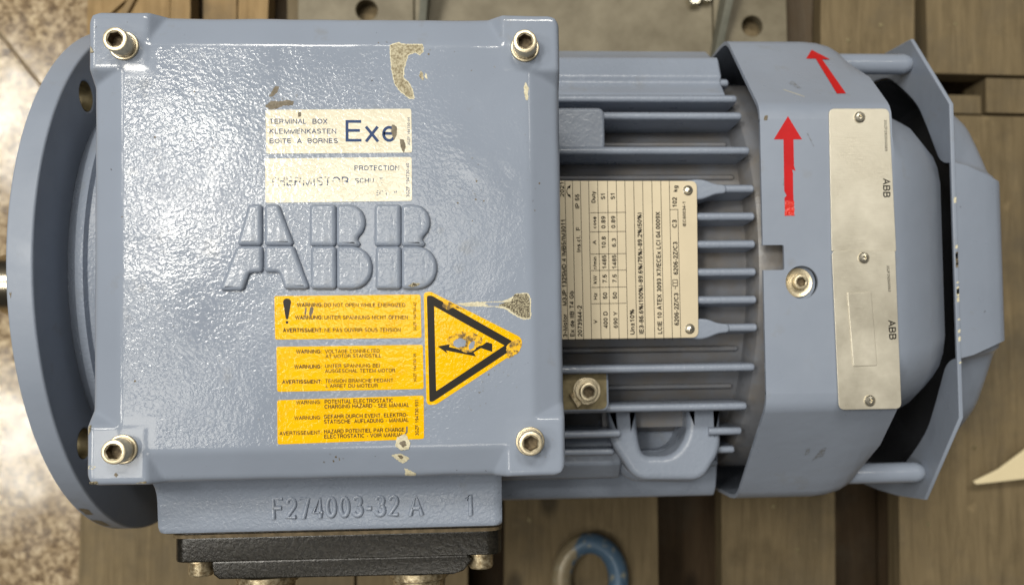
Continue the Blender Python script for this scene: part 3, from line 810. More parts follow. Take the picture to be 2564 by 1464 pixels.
# ------------------------------------------------------------------ floor
floor_root = bpy.data.objects.new("floor", None)
col.objects.link(floor_root)
floor_root.location = (0, 0, 0)
ORIGIN[floor_root.name] = Vector((0, 0, 0))
tag(floor_root, "polished speckled beige stone floor left of the pallet", None, None, "structure")
base = MB().add(box(-3000, 3000, -3000, 3000, -ZA - 30, -ZA - 3.0)).build("joint_bed", M['joint'], floor_root)
fa = math.radians(-52.0)
ux, uy = Vector((math.cos(fa), math.sin(fa))), Vector((-math.sin(fa), math.cos(fa)))
j0 = Vector((-401.0, 265.0))          # a point of the joint seen at the left
TS, JW = 600.0, 2.4
tile_me = None
for i in range(-2, 3):
    for j in range(-2, 2):
        c = j0 + ux * (TS * (i + 0.35)) + uy * (TS * (j + 0.5))
        if c.length > 1500:
            continue
        h = TS / 2 - JW / 2
        if tile_me is None:
            o = MB().add(box(-h, h, -h, h, -ZA - 20, -ZA)).build("stone_tile", M['stone'], floor_root, bevel=1.2)
            tile_me = o
        else:
            o = tile_me.copy()
            col.objects.link(o)
        o.location = Vector((c.x * MM, c.y * MM, -0.010))
        o.rotation_euler = (0, 0, fa)

# ------------------------------------------------------------------ pallets
PT = -150.6      # top of the deck boards

def deck_board(root, x0, x1, y0, y1, z1=PT, th=22, mat='wood', name='deck_board', seed=0):
    """one plank with slightly wavy long edges"""
    g = random.Random(seed)
    n = 9
    ys = [y0 + (y1 - y0) * i / n for i in range(n + 1)]
    L = [(x0 + g.uniform(-0.8, 0.8), y) for y in ys]
    Rr = [(x1 + g.uniform(-0.8, 0.8), y) for y in reversed(ys)]
    return MB().add(prism_xy(L + Rr, z1 - th, z1)).build(name, M[mat], root, bevel=1.2)

YAW = math.radians(-1.15)
pal = empty("wooden_pallet", 0, 0, -ZA, "weathered wooden pallet of wide planks under the blue-grey motor", "pallet")
for k_, (x0, x1) in enumerate([(-253.5, -131.5), (-127, -39), (-37, 50), (79.4, 204.8), (257.5, 351), (405, 560)]):
    deck_board(pal, x0, x1, -420, 157, seed=k_)
for k_, y in enumerate((-400, -135, 92)):
    b = MB().add(box(-252, 560, y, y + 60, PT - 46, PT - 22.5)).build("cross_beam", M['wood_dark'], pal, bevel=1.0)
for x in (-250, 60, 250, 460):
    for y in (-400, -135, 92):
        MB().add(box(x, x + 80, y + 2, y + 58, -ZA + 22.5, PT - 46.5)).build("block", M['wood_dark'], pal, bevel=1.0)
for x0, x1 in ((-252, -150), (-148, 20), (22, 150), (152, 300), (302, 440), (442, 558)):  # closed-up dark boards put shade into the gaps of the deck
    MB().add(box(x0, x1, -418, 156, -ZA + 0.5, -ZA + 22)).build("bottom_board", M['wood_dark'], pal, bevel=1.0)
pal.rotation_euler = (0, 0, YAW)

pal2 = empty("wooden_pallet", 0, 330, -ZA, "second wooden pallet of narrow and wide planks behind the motor", "pallet")
for k_, (x0, x1, dz, mt) in enumerate([(-252, -187, 0, 'wood_fresh'), (-185.5, -170, 3, 'wood_fresh'), (-160, -134, 0, 'wood_fresh'), (-133, -108, 1.5, 'wood_fresh'),
                                   (-94, -2, 0, 'wood'), (4, 100, 0, 'wood'), (106, 200, 0, 'wood'), (206, 312, 0, 'wood'),
                                   (318, 347, -14, 'wood_dark'), (348.5, 430, 0, 'wood'), (440, 600, 0, 'wood')]):
    deck_board(pal2, x0, x1, 192, 520, PT + dz, mat=mt, seed=20 + k_)
for y in (205, 420):
    MB().add(box(-250, 598, y, y + 80, PT - 60, PT - 36.5)).build("cross_beam", M['wood_dark'], pal2, bevel=1.0)
MB().add(box(440, 490, 160, 176, PT - 26, PT - 6)).build("loose_batten", M['wood'], pal2, bevel=1.0)
MB().add(box(492, 600, 160, 190, PT - 40, PT - 2)).build("end_block", M['wood'], pal2, bevel=1.0)
for x in (-250, 90, 330, 500):
    for y in (207, 425):
        MB().add(box(x, x + 90, y, y + 70, -ZA + 0.5, PT - 60.5)).build("block", M['wood_dark'], pal2, bevel=1.0)
pal2.rotation_euler = (0, 0, YAW)
# loose splinters lying on the second pallet's corner
sp_ = MB()
for (a, b, w) in (((-244, 222), (-214, 250), 5.0), ((-226, 224), (-206, 262), 5.0)):
    v, f = bar2d(a, b, w, 0)
    sp_ = MB().add(prism_xy([(p[0], p[1]) for p in v], PT + 0.3, PT + 3.4))
    tag(sp_.build("wood_splinter", M['wood_fresh'], None, bevel=0.5), "pale wood splinter lying slanted on the pallet corner at top left" if w and a[0] == -244 else "steeper pale wood splinter, right one of two at top left", "splinter", "wood splinters")

# ------------------------------------------------------------------ steel bracket behind the motor
br = empty("steel_bracket", 128, 260, PT, "grimy khaki steel bracket with two bolt holes behind the motor", "bracket")
BZ = PT + 3.4
MB().add(plate([rounded([(-84, 172), (8, 172), (8, 340), (-84, 340)], 3), circle(-29.5, 228.5, 8.6, 32)], BZ, BZ + 10, 0.8)).build("foot_plate", M['bracket'], br)
MB().add(plate([rounded([(252, 172), (313, 172), (313, 340), (252, 340)], 3), circle(284, 217.5, 8.6, 32)], BZ, BZ + 10, 0.8)).build("foot_plate", M['bracket'], br)
MB().add(plate([[(8.5, 172), (251.5, 172), (251.5, 340), (8.5, 340)]], BZ, BZ + 7, 0.5)).build("web_floor", M['bracket'], br)
def gusset(xa, xb, ya, yb, ztop, lean):
    lo = [(xa, ya), (xb, ya), (xb + lean * (yb - ya), yb), (xa + lean * (yb - ya), yb)]
    return loft([[(x, y, BZ + 9) for x, y in lo], [(x + lean * 8, y, BZ + 9 + (ztop if y == yb else 8)) for x, y in lo]])
MB().add(gusset(9, 15, 185, 336, 70, 0.12)).build("gusset", M['bracket_web'], br, bevel=0.8)
MB().add(gusset(247, 253, 185, 336, 60, 0.18)).build("gusset", M['bracket_web'], br, bevel=0.8)
for x, y, r in ((236, 239, 6.5), (246, 241, 5.5)):
    MB().add(lathe([(0, r), (6, r), (7.5, r * 0.8)], 'z', (x, y, BZ + 7.2), 6)).build("hex_nut", M['rivet'], br)

# ------------------------------------------------------------------ eyebolt and plastic tip
eb = empty("eyebolt", 143, -232, PT, "lifting eyebolt with worn blue paint lying on the pallet", "eyebolt")
secs = []
for i in range(56):
    t = 2 * math.pi * i / 56
    cx, cy = 23.0 * math.cos(t), 29.0 * math.sin(t)
    nx, ny = math.cos(t) * 29, math.sin(t) * 23
    l_ = math.hypot(nx, ny); nx, ny = nx / l_, ny / l_
    s = []
    for j in range(18):
        u = 2 * math.pi * j / 18
        rr = 8.2
        s.append((143.5 + cx + nx * rr * math.cos(u), -229 + cy + ny * rr * math.cos(u), PT + 8.3 + rr * math.sin(u)))
    secs.append(s)
MB().add(loft(secs + [secs[0]], False, False)).build("ring", M['eye'], eb)
MB().add(lathe([(0, 12), (-6, 15), (-11, 15), (-12, 8), (-46, 8), (-48, 6.5)], 'y', (143.5, -262, PT + 15.2), 32)).build("threaded_shank", M['bolt_side'], eb)

tip = MB().add(plate([rounded([(458.5, -157.5), (461, -160), (530, -154), (600, -152), (600, -84), (540, -108), (508, -129), (480, -148)], 2.0)], PT + 10, PT + 13, 0.8)).build("plastic_strap", M['plastic'], None)
tag(tip, "pointed cream plastic strap tip over the planks at the right edge", "strap")

# ------------------------------------------------------------------ the motor
mot = empty("electric_motor", 40, 0, PT, "blue-grey electric motor with square terminal box and yellow warning labels lying on planks", "motor")

def poly_x(poly, x):
    return [(x, y, z) for y, z in poly]

# mounting flange, shaft, end shield
fl_loops = [circle(0, 0, 150, 160)] + [circle(132.5 * math.cos(a), 132.5 * math.sin(a), 7.8, 32) for a in (math.radians(d) for d in (47, 133, 227, 313))]
MB().add(xf(plate(fl_loops, -154.4, -142.1, 1.3, 3), lambda x, y, z: (z, x, y))).build("mounting_flange", M['flange'], mot, 40)
for a in (math.radians(d) for d in (47, 133, 227, 313)):
    MB().add(lathe([(-154.0, 7.72), (-142.5, 7.72)], 'x', (0, 132.5 * math.cos(a), 132.5 * math.sin(a)), 32, False)).build("bolt_hole", M['bare'], mot, 40)
MB().add(lathe([(-154.2, 19), (-232, 19), (-236, 17.5)], 'x', n=64)).build("shaft", M['shaft'], mot)
MB().add(lathe([(-142.0, 117), (-138, 121), (-135, 124.5), (-131, 125), (-130, 122), (-126, 121), (-122, 125.5), (-112, 126.5), (-106, 120)], 'x', n=128)).build("end_shield", M['cast_rough'], mot, 40)

# stator frame
def Rz(y, R=129.0):
    return math.sqrt(max(R * R - y * y, 0))
frame_mb = MB()
prof = []
for i in range(96):
    t = 2 * math.pi * i / 96
    prof.append((107.0 * math.cos(t), 107.0 * math.sin(t)))
frame_mb.add(prism_yz(prof, -108, 206))
frame_mb.add(lathe([(203, 110), (206.5, 119), (212, 121), (226, 121), (228, 110)], 'x', n=96))
fr = frame_mb.build("stator_frame", M['dusty'], mot, 40, origin=(48, 0, 0))
# flank pads left and right (unmachined foot bosses)
up_prof = [(88, 40), (92.0, 86.5), (96, 85.5), (104.5, 76.5), (108, 78), (119, 72.5), (121.5, 70.5), (123, 62), (131.5, 48), (134, 44), (134.5, -44), (128, -52), (96, -52)]
MB().add(prism_yz(up_prof, -106, 200)).build("flank_pad", M['cast'], fr, bevel=1.6, seg=3)
lo_prof = [(-y, z) for y, z in [(90, 20), (94, 52), (108, 56), (127, 50), (133, 45), (134, 40), (134, -44), (128, -52), (90, -52)]]
MB().add(prism_yz(lo_prof, -106, 199)).build("flank_pad", M['cast'], fr, bevel=1.6, seg=3)
MB().add(prism_yz([(-y, z) for y, z in [(80, 40), (98, 72), (110, 71), (119, 62), (121, 50), (80, 50)]], -106, 140)).build("side_step", M['cast'], fr, bevel=1.6, seg=3)
# cooling fins
def fin(y, x0, x1, top, bottom, th=2.0):
    d = 1.0
    pr = [(y - th * 1.35, bottom), (y + th * 1.35, bottom), (y + th, top - 1.6), (y + th * 0.55, top - 0.3), (y, top), (y - th * 0.55, top - 0.3), (y - th, top - 1.6)]
    lo = [(x0, p[0], p[1]) for p in pr]
    hi0 = [(x1 - 1.0, p[0], p[1]) for p in pr]
    hi = [(x1, y + (p[0] - y) * 0.78, p[1] - (0.8 if p[1] > top - 3 else 0)) for p in pr]
    return loft([lo, hi0, hi])
for y in (-35.6, -21.4, -7.2, 7.1, 21.4, 35.7):
    MB().add(fin(y, 92, 203.5, 123.6, 92, 2.2)).build("cooling_fin", M['cast'], fr, 50)
for y, x0, x1, dz in ((57.3, 92, 204, 0), (79.0, 92, 204, 0.5), (91.8, 92, 205, 0), (105.2, 92, 204.5, 1.5),
                      (-55.9, 92, 204, 0), (-76.8, 92, 203, 0), (-91.2, 92, 137, 0), (-91.2, 186, 204, -2), (-102.5, 188, 203, -1), (-111.5, 184, 197, -2), (-102.2, 92, 135, 0)):
    MB().add(fin(y, x0, x1, Rz(y) + dz, 40 if abs(y) > 85 else 60, 2.2)).build("cooling_fin", M['cast'], fr, 50)
# low ribs in the wide valleys
for y, R_ in ((46.5, 109.2), (67.5, 108.9), (-46.0, 109.4), (-66.5, 109.0)):
    MB().add(fin(y, 92, 200, Rz(y, R_), Rz(y, 107) - 6, 1.6)).build("valley_rib", M['dusty'], fr, 50)
# Y-shaped ends of the fins that carry the rating plate
for y in (35.3, -35.8):
    e_ = 1.0 if y > 0 else -1.0
    pl = [(158, y - 4.0), (174, y - 5.6), (178, y - 4.8), (183, y - 2.7), (189, y - 2.1), (189, y + 2.1), (183, y + 2.7), (178, y + 4.8), (174, y + 5.2), (158, y + 3.6)]
    MB().add(plate([rounded(pl, 2)], 96, 124.4, 1.2, 3)).build("plate_boss", M['cast'], fr)
# raised pads beside the terminal box
MB().add(plate([rounded([(100, 57.0), (128.2, 57.2), (128.2, 80.2), (100, 80.2)], 4)], 84, 113.5, 1.6, 3)).build("square_boss", M['cast'], fr)
MB().add(plate([rounded([(100, -55.6), (128.6, -55.6), (128.6, -77.6), (100, -77.6)], 3.5)], 78, 109.2, 0.9, 2)).build("square_boss", M['cast'], fr)
MB().add(plate([rounded([(101, -56.6), (127.4, -56.6), (127.4, -76.6), (101, -76.6)], 3.2)], 109.2, 109.5, 0.0)).build("bare_face", M['bare'], fr)
eb_x, eb_y = PAD2BOLT[0]
earth = washer(eb_x, eb_y, 109.6, 111.0, 3, 7.2, mot, M['bolt'], 'earth_washer')
washer(eb_x - 0.4, eb_y + 0.3, 111.1, 113.0, 3, 5.9, mot, M['bolt'], 'earth_spring_washer')
MB().add(plate([[(eb_x - 9.2, eb_y - 1.5), (eb_x - 6.5, eb_y - 0.2), (eb_x - 2.5, eb_y - 6.8), (eb_x - 5.0, eb_y - 8.4)]], 109.7, 112.2, 0.3)).build("earth_clamp", M['brass'], mot)
socket_bolt(eb_x + 0.3, eb_y - 0.2, 113.0, 4.7, 5.0, mot, 0.3, 'earth_bolt')
# lifting lug on the near shoulder
lug = rounded([(131, -75), (132.5, -97), (145.5, -117.5), (183, -118.5), (193.5, -101.5), (193, -75), (174.8, -75), (174.5, -94), (166.5, -104.5), (150, -104.5), (147.5, -95), (146.5, -75)],
              [0.1, 5, 7, 7, 6, 0.1, 0.1, 6, 8, 8, 6, 0.1], 6)
MB().add(plate([lug], 46, 86, 4.0, 5)).build("lifting_lug", M['cast'], fr)
sh = rounded([(127, -78), (130, -100), (143.5, -121), (185, -122.5), (197, -104), (196, -78), (176.5, -78), (176, -93), (167, -103.5), (149.5, -103.5), (146, -95), (145, -78)],
             [0.1, 6, 8, 8, 7, 0.1, 0.1, 6, 8, 8, 6, 0.1], 6)
MB().add(plate([sh], 30, 66, 4.5, 5)).build("lug_shoulder", M['cast'], fr)
MB().add(box(129, 195, -90, -74, 30, 73)).build("lug_root", M['dusty'], fr, bevel=2.0)

# terminal box under the lid, with the cable neck
tb = MB().add(box(-92, 92, -92.5, 92, 96, 170.5)).build("terminal_box", M['cast'], mot, bevel=2.0)
neck_prof = [(-92.4, 90), (-126.3, 90), (-126.6, 154.5), (-125.6, 157.6), (-123.5, 158.8), (-112, 159.8), (-108, 160.6), (-105, 162.4), (-102, 165.5), (-92.4, 167)]
nv = []
for x, s in ((-82.6, 0.6), (-81.4, 0.15), (-79.5, 0.0), (68.0, 0.0), (70.5, 0.15), (72.0, 0.6)):
    nv.append([(x, y + s * 1.6 * (1 if y < -110 else 0), z - s * 2.2 * (1 if z > 100 else 0)) for y, z in neck_prof])
neck = MB().add(loft(nv)).build("cable_neck", M['cast_rough'], tb, 40)
cast_mb = MB()
for s, x0, y0, x1, y1, cap, wt in T_cast:
    pls, tw = strokes(s, 0.16)
    w = math.hypot(x1 - x0, y1 - y0)
    for pl in pls:
        cast_mb.add(tube([(x0 + a * w / tw, y0 + (y1 - y0) * a / tw + b * cap, 159.45) for a, b in pl], 1.1, 10))
cast_mb.build("cast_lettering", M['cast_rough'], tb, 60)

# gland plate on the neck
gp = MB().add(prism_xz(rounded([(-79.5, 149), (71.5, 149), (71.5, 92), (-79.5, 92)], 7, 5), -141.0, -129.6)).build("gland_plate", M['iron'], mot, bevel=1.0)
MB().add(prism_xz(rounded([(-80.5, 151), (72.0, 151), (72.0, 92), (-80.5, 92)], 8, 5), -129.5, -127.9)).build("gasket", M['gasket'], gp)
MB().add(prism_xz(rounded([(-80.0, 150), (71.6, 150), (71.6, 92), (-80.0, 92)], 8, 5), -127.8, -126.7)).build("gasket", M['iron'], gp)
blk = [(-62.5, -141.1), (56, -141.1), (58, -143.5), (54, -148.5), (49, -150.2), (-59, -149.6), (-61.8, -147.5)]
MB().add(prism_xy(blk, 92, 146.5)).build("gland_block", M['iron'], gp, bevel=1.2)
for x in (-69.5, 61.8):
    MB().add(lathe([(-141.0, 7.0), (-142.0, 7.2), (-142.4, 5.8), (-147.8, 5.8), (-148.8, 5.2)], 'y', (x, 0, 139), 32)).build("gland_bolt", M['brass'], gp)
for x in (-40.5, 31.5):
    MB().add(lathe([(-150.2, 14.5), (-153.5, 14.5), (-154.2, 13), (-160, 12.5)], 'y', (x, 0, 132), 40)).build("blanking_plug", M['brass'], gp)

# ---- lid: one casting, its face built as a fine height grid
LH, PE, BOSS = 99.0, 85.6, 74.6
def smax(a, b, k_=0.9):
    h = max(k_ - abs(a - b), 0) / k_
    return max(a, b) + h * h * k_ * 0.25
def smin(a, b, k_=0.9):
    return -smax(-a, -b, k_)
def lidz(x, y):
    ax, ay = abs(x), abs(y)
    d = smax(ax - PE, ay - PE, 1.2)
    cham = smin(0.0, -d * 0.46, 0.7)
    bx, by = BOSS - ax, BOSS - ay
    boss = smin(0.0, -smax(bx, by, 1.0) * 0.95 - 0.0, 0.7)
    z = smax(cham, boss, 0.5)
    z += 0.05 * noise.noise(Vector((x * 0.09, y * 0.09, 1.3)))
    return 192.0 + z
def lid_edge(x, y):
    r = 2.6
    d = min(LH - abs(x), LH - abs(y))
    if d < r:
        return -(r - math.sqrt(max(r * r - (r - d) ** 2, 0)))
    return 0.0
ticks = [-99, -98.9, -98.6, -98.1, -97.4, -96.5]
t_x = -95.5
while t_x <= 95.6:
    ticks.append(t_x); t_x += 1.0
ticks += [96.5, 97.4, 98.1, 98.6, 98.9, 99]
NTk = len(ticks)
CR = 5.5
def corner(u, v):
    a, b = (abs(u) - (LH - CR)) / CR, (abs(v) - (LH - CR)) / CR
    if a > 0 and b > 0:
        x = (LH - CR) + CR * a * math.sqrt(1 - b * b / 2)
        y = (LH - CR) + CR * b * math.sqrt(1 - a * a / 2)
        return math.copysign(x, u), math.copysign(y, v)
    return u, v
lv, lf = [], []
peel = []
for v_ in ticks:
    for u_ in ticks:
        x, y = corner(u_, v_)
        wob = 0.25 * noise.noise(Vector((x * 0.05, y * 0.05, 7)))
        lv.append((x + (wob if abs(u_) > 98 else 0), y + (wob if abs(v_) > 98 else 0), lidz(x, y) + lid_edge(u_, v_)))
        inside = max(abs(x), abs(y)) < PE - 2 and not (abs(x) > BOSS - 4 and abs(y) > BOSS - 4)
        right = max(0.0, min(1.0, (62 - x) / 30.0))
        peel.append((0.30 + 0.70 * right) if inside else 0.12)
for j in range(NTk - 1):
    for i in range(NTk - 1):
        a = j * NTk + i
        lf.append((a, a + 1, a + NTk + 1, a + NTk))
ring = [i for i in range(NTk)] + [j * NTk + NTk - 1 for j in range(1, NTk)] + [(NTk - 1) * NTk + i for i in range(NTk - 2, -1, -1)] + [j * NTk for j in range(NTk - 2, 0, -1)]
b0 = len(lv)
for r_ in ring:
    x, y, z = lv[r_]
    lv.append((x * 0.997, y * 0.997, 171.0)); peel.append(0.12)
m_ = len(ring)
for i in range(m_):
    lf.append((ring[i], b0 + i, b0 + (i + 1) % m_, ring[(i + 1) % m_]))
lf.append(tuple(b0 + i for i in range(m_)))
lid = MB().add((lv, lf)).build("terminal_box_lid", M['lid'], mot, 60, wn=False)
at = lid.data.attributes.new("peel", 'FLOAT', 'POINT')
if len(lid.data.vertices) == len(peel):
    for i, pv in enumerate(peel):
        at.data[i].value = pv
else:
    for i in range(len(lid.data.vertices)):
        at.data[i].value = 0.6
    print("peel mismatch", len(lid.data.vertices), len(peel))

# raised emblem, twelve pieces
for pc in ABB:
    q_ = rounded([(x, y) for x, y in pc], 0.9, 3)
    MB().add(plate([q_], 190.4, 194.3, 1.8, 5, 0.85)).build("emblem_piece", M['emblem'], lid, 60)

def grow(pts, d):
    cx = sum(q[0] for q in pts) / len(pts); cy = sum(q[1] for q in pts) / len(pts)
    out_ = []
    m = len(pts)
    for i in range(m):
        a, b = Vector(pts[i - 1]), Vector(pts[(i + 1) % m])
        t = (b - a).normalized()
        nn = Vector((-t.y, t.x))
        if nn.dot(Vector(pts[i]) - Vector((cx, cy))) < 0 and m < 8:
            nn = -nn
        out_.append((pts[i][0] + nn.x * d, pts[i][1] + nn.y * d))
    return out_
# paint chips, stains and smudges on the lid
def patch(pts, mat, dz=0.06, amp=0.35, name='paint_chip', parent=None, step=0.8, zf=None):
    sd = int(abs(pts[0][0] * 91 + pts[0][1] * 37)) + len(pts)
    if zf is None:
        pts = [(max(-98.2, min(98.2, x)), max(-98.2, min(98.2, y))) for x, y in pts]
    lp = jag(rounded(pts, 0.5, 2), amp * 0.6, 0.4, sd)
    v, f = tri_fill([lp])
    zf = zf or (lambda x, y: lidz(x, y) + lid_edge(x, y))
    return MB().add(([(x, y, zf(x, y) + dz) for x, y, z in v], f)).build(name, M[mat], parent or lid, 80)
for pts, mt, dz in ((C_top, 'chip_grit', 0.10), (C_leaf, 'chip_grit', 0.06), (C_leaf2, 'chip_cream', 0.06), (C_cream, 'chip_cream', 0.10),
                    (C_stain, 'chip_brown', 0.06), (C_stain2, 'chip_brown', 0.06), (C_dart, 'chip_cream', 0.06), (C_dark, 'chip_dark', 0.11),
                    (grow(C_b1, 0.5), 'chip_cream', 0.34), (grow(C_b2, 0.5), 'chip_cream', 0.15), (grow(C_b3, 0.5), 'chip_cream', 0.15), (C_b1i, 'chip_brown', 0.42), (C_b2i, 'chip_brown', 0.22),
                    (C_bl1, 'chip_dark', 0.2), (C_bl2, 'chip_cream', 0.12), (C_bl3, 'chip_dark', 0.12), (C_bl4, 'chip_grit', 0.2), (C_bl5, 'chip_brown', 0.08), (C_tl1, 'chip_grit', 0.2)):
    patch(pts, mt, dz)
patch(grow(C_top, 0.45), 'chip_cream', 0.04, 0.25)
patch(C_abb, 'chip_dark', 0.03, zf=lambda x, y: 194.33)
g = random.Random(3)
for cx, cy, sx_, sy_, n_ in ((63, 25, 9, 14, 16), (70, -52, 8, 9, 22), (62, -64, 5, 7, 14), (88, -88, 8, 7, 16), (-20, 60, 9, 5, 16), (2, -90, 4, 2.5, 10), (86, 40, 5, 40, 14), (-60, 0, 30, 70, 22), (30, 80, 40, 12, 14)):
    for k_ in range(n_):
        x, y = cx + g.gauss(0, sx_ * 0.5), cy + g.gauss(0, sy_ * 0.5)
        if max(abs(x), abs(y)) > 95:
            continue
        r_ = g.uniform(0.18, 0.55)
        a_ = g.uniform(0, 3.14)
        e_ = g.uniform(0.4, 1.0)
        pts = [(x + r_ * (math.cos(t) * math.cos(a_) - e_ * math.sin(t) * math.sin(a_)), y + r_ * (math.cos(t) * math.sin(a_) + e_ * math.sin(t) * math.cos(a_))) for t in [2 * math.pi * i / 7 for i in range(7)]]
        v, f = [(p[0], p[1], lidz(*p) + 0.05) for p in pts], [tuple(range(7))]
        MB().add((v, f)).build("paint_speck", M['smudge' if g.random() < 0.72 else 'chip_brown'], lid, 80)

# lid bolts
for (x, y, sp, tl) in ((-84, 84, 0.15, (-0.035, -0.01)), (84, 84, 0.62, (-0.03, 0.0)), (84, -84, 0.5, (0.0, -0.01)), (-84, -84, 0.95, (-0.03, -0.03))):
    bo = socket_bolt(x, y, 194.0, 5.05, 7.2, mot, sp, 'lid_bolt', tl)
    washer(x, y, 191.9, 193.2, 3.2, 6.1, bo, None, 'washer', 0.4)
    washer(x, y, 193.2, 194.2, 3.0, 5.2, bo, M['bolt_side'], 'spring_washer', 0.25)

# printed labels on the lid
def label_plate(name, rect, mat, r=1.0):
    pts = rounded([rect[3], rect[2], rect[1], rect[0]], r, 4)
    return MB().add(plate([pts], 192.02, 192.16, 0.0)).build(name, M[mat], mot, 40)
ZT = 192.19
w1 = label_plate("type_label", R_white1, 'cream')
lettering([t for t in T_white1 if t[0] != 'Exe'], ZT).build("lettering", M['ink_blue'], w1)
lettering([t for t in T_white1 if t[0] == 'Exe'], ZT).build("lettering", M['ink_blue'], w1)
for c_ in (C_exe, C_exe2, C_stain3):
    patch(c_, 'chip_brown', 0, 0.2, 'scrape', w1, 0.8, lambda x, y: ZT + 0.03)
w2 = label_plate("type_label", R_white2, 'cream')
lettering(T_white2[:-1], ZT).build("lettering", M['ink_blue_worn'], w2)
lettering(T_white2[-1:], ZT).build("lettering", M['ink_blue'], w2)
y1 = label_plate("warning_label", R_yel1, 'yellow')
lettering(T_yel1[1:], ZT).build("lettering", M['ink_black'], y1)
lettering(T_yel1[:1], ZT).build("lettering", M['ink_black_worn'], y1)
ex = MB()
v, f = tri_fill([rounded(EXCL, 0.8, 3)]); ex.add(([(a, b, ZT) for a, b, c in v], f))
v, f = tri_fill([EXCL_DOT]); ex.add(([(a, b, ZT) for a, b, c in v], f))
ex.build("exclamation_mark", M['black_border'], y1)
for c_ in (C_y1a, C_y1b):
    patch(c_, 'chip_brown', 0, 0.12, 'scrape', y1, 0.8, lambda x, y: ZT + 0.03)
y2 = label_plate("warning_label", R_yel2, 'yellow')
lettering(T_yel2[:1] + T_yel2[2:3], ZT).build("lettering", M['ink_black_worn'], y2)
lettering(T_yel2[1:2] + T_yel2[3:], ZT).build("lettering", M['ink_black'], y2)
y3 = label_plate("warning_label", R_yel3, 'yellow')
lettering(T_yel3, ZT).build("lettering", M['ink_black'], y3)
patch(C_y3, 'chip_brown', 0, 0.12, 'scrape', y3, 0.8, lambda x, y: ZT + 0.03)
tri = MB().add(plate([rounded(TRI_OUT, [2, 2, 2, 2, 2, 2], 4)], 192.02, 192.14, 0.0)).build("hazard_triangle_label", M['yellow'], mot, 40)
v, f = tri_fill([rounded(TRI_BLACK0, 1.2, 3), TRI_IN])
MB().add(([(a, b, 192.18) for a, b, c in v], f)).build("black_border", M['black_border'], tri)
v, f = tri_fill([TRI_BOLT])
MB().add(([(a, b, 192.18) for a, b, c in v], f)).build("lightning_arrow", M['black_border'], tri)
patch(C_tear, 'chip_yellow', 0, 0.35, 'torn_film', tri, 0.7, lambda x, y: 192.21)
for c_ in (C_tearh1, C_tearh2):
    patch(c_, 'smudge_paint' if 'smudge_paint' in M else 'lid', 0, 0.25, 'torn_hole', tri, 0.7, lambda x, y: 192.25)
patch(C_apex, 'chip_yellow', 0, 0.45, 'torn_film', tri, 0.7, lambda x, y: 192.22)
patch(C_tri, 'chip_yellow', 0, 0.3, 'torn_film', tri, 0.7, lambda x, y: 192.22)

# rating plate on the fins
npo = MB().add(plate([rounded([(66, -40.4), (172.6, -40.4), (173.4, 39.3), (66, 39.8)], 3.4, 6)], 124.5, 125.3, 0.25, 2)).build("rating_plate", M['plate'], mot, 40)
nm = lettering(T_name, 125.42, None, 0.055)
for a, b in NAME_LINES:
    nm.add(bar2d(a, b, 0.28, 125.36))
# small bearing symbol between the two bearing codes, and the turning arrow
nm.add(bar2d((161.2, -15.8), (161.2, -14.2), 0.35, 125.4))
for a, b in (((160.0, -14.2), (162.4, -14.2)), ((162.4, -14.2), (162.4, -11.0)), ((162.4, -11.0), (160.0, -11.0)), ((160.0, -11.0), (160.0, -14.2)), ((160.0, -12.6), (162.4, -12.6))):
    nm.add(bar2d(a, b, 0.32, 125.4))
arc_ = [(108.5 - 1.7 * math.sin(math.pi * i / 8), 31.4 + 5.6 * i / 8) for i in range(9)]
for a, b in zip(arc_[:-1], arc_[1:]):
    nm.add(bar2d(a, b, 0.4, 125.4))
nm.add(([(108.9, 37.6, 125.41), (107.0, 36.2, 125.41), (108.5, 35.6, 125.41)], [(0, 1, 2)]))
nm.add(([(108.9, 30.8, 125.41), (107.0, 32.2, 125.41), (108.5, 32.8, 125.41)], [(0, 1, 2)]))
nm.build("lettering", M['ink_plate'], npo)
for x, y in NAME_RIV:
    MB().add(lathe([(0, 2.6), (0.5, 2.55), (0.9, 1.9), (1.6, 1.6), (2.0, 0.9), (2.1, 0.05)], 'z', (x, y, 125.2), 28)).build("rivet", M['rivet'], npo)

# ---- fan cover: folded sheet shell with a tapered back
def half_sec(pts):
    return pts + [(-y, z) for y, z in reversed(pts)]
def shell(sec_out, th):
    """inner offset of a section towards the axis"""
    res = []
    for y, z in sec_out:
        r_ = math.hypot(y, z)
        res.append((y * (r_ - th) / r_, z * (r_ - th) / r_))
    return res
side = [(69.0, 133.0), (73.0, 132.5), (76.3, 131.0), (79.0, 128.8), (98, 108.87), (118, 87.89), (126.0, 79.5), (129.2, 74.8), (131.0, 69.0), (132.0, 60.0), (133.0, 20), (133, -20), (132, -60), (129, -75), (79, -128), (69, -133)]
def side_at(sh, k_):
    out_ = []
    for y, z in side:
        w_ = max(0.0, min(1.0, (y - 100) / 25.0))
        out_.append((sh * (y - k_ * w_), z))
    return out_
cv = MB()
for sh in (1, -1):
    secs = []
    for x, kx in ((204.3, 0), (225, 0), (248, 0), (256, 0.8), (263, 2.6), (268, 5.5), (272.3, 10.0)):
        secs.append([(x, y, z) for y, z in side_at(sh, kx)])
    inn = [[(x, y * 0.985, z * 0.985) for x, y, z in s] for s in secs]
    cv.add(loft(secs, False, False, False))
    cv.add(loft(inn, False, False, False))
    n = len(side)
    for a, b in ((secs[0], inn[0]), (secs[-1], inn[-1])):
        cv.add(loft([a, b], False, False, False))
bxy = (sum(p[0] for p in COWL_BOLT) / 2 , sum(p[1] for p in COWL_BOLT) / 2)
hole_c = (COWL_BOLT[0][0] + 0.9, COWL_BOLT[0][1] + 0.2)
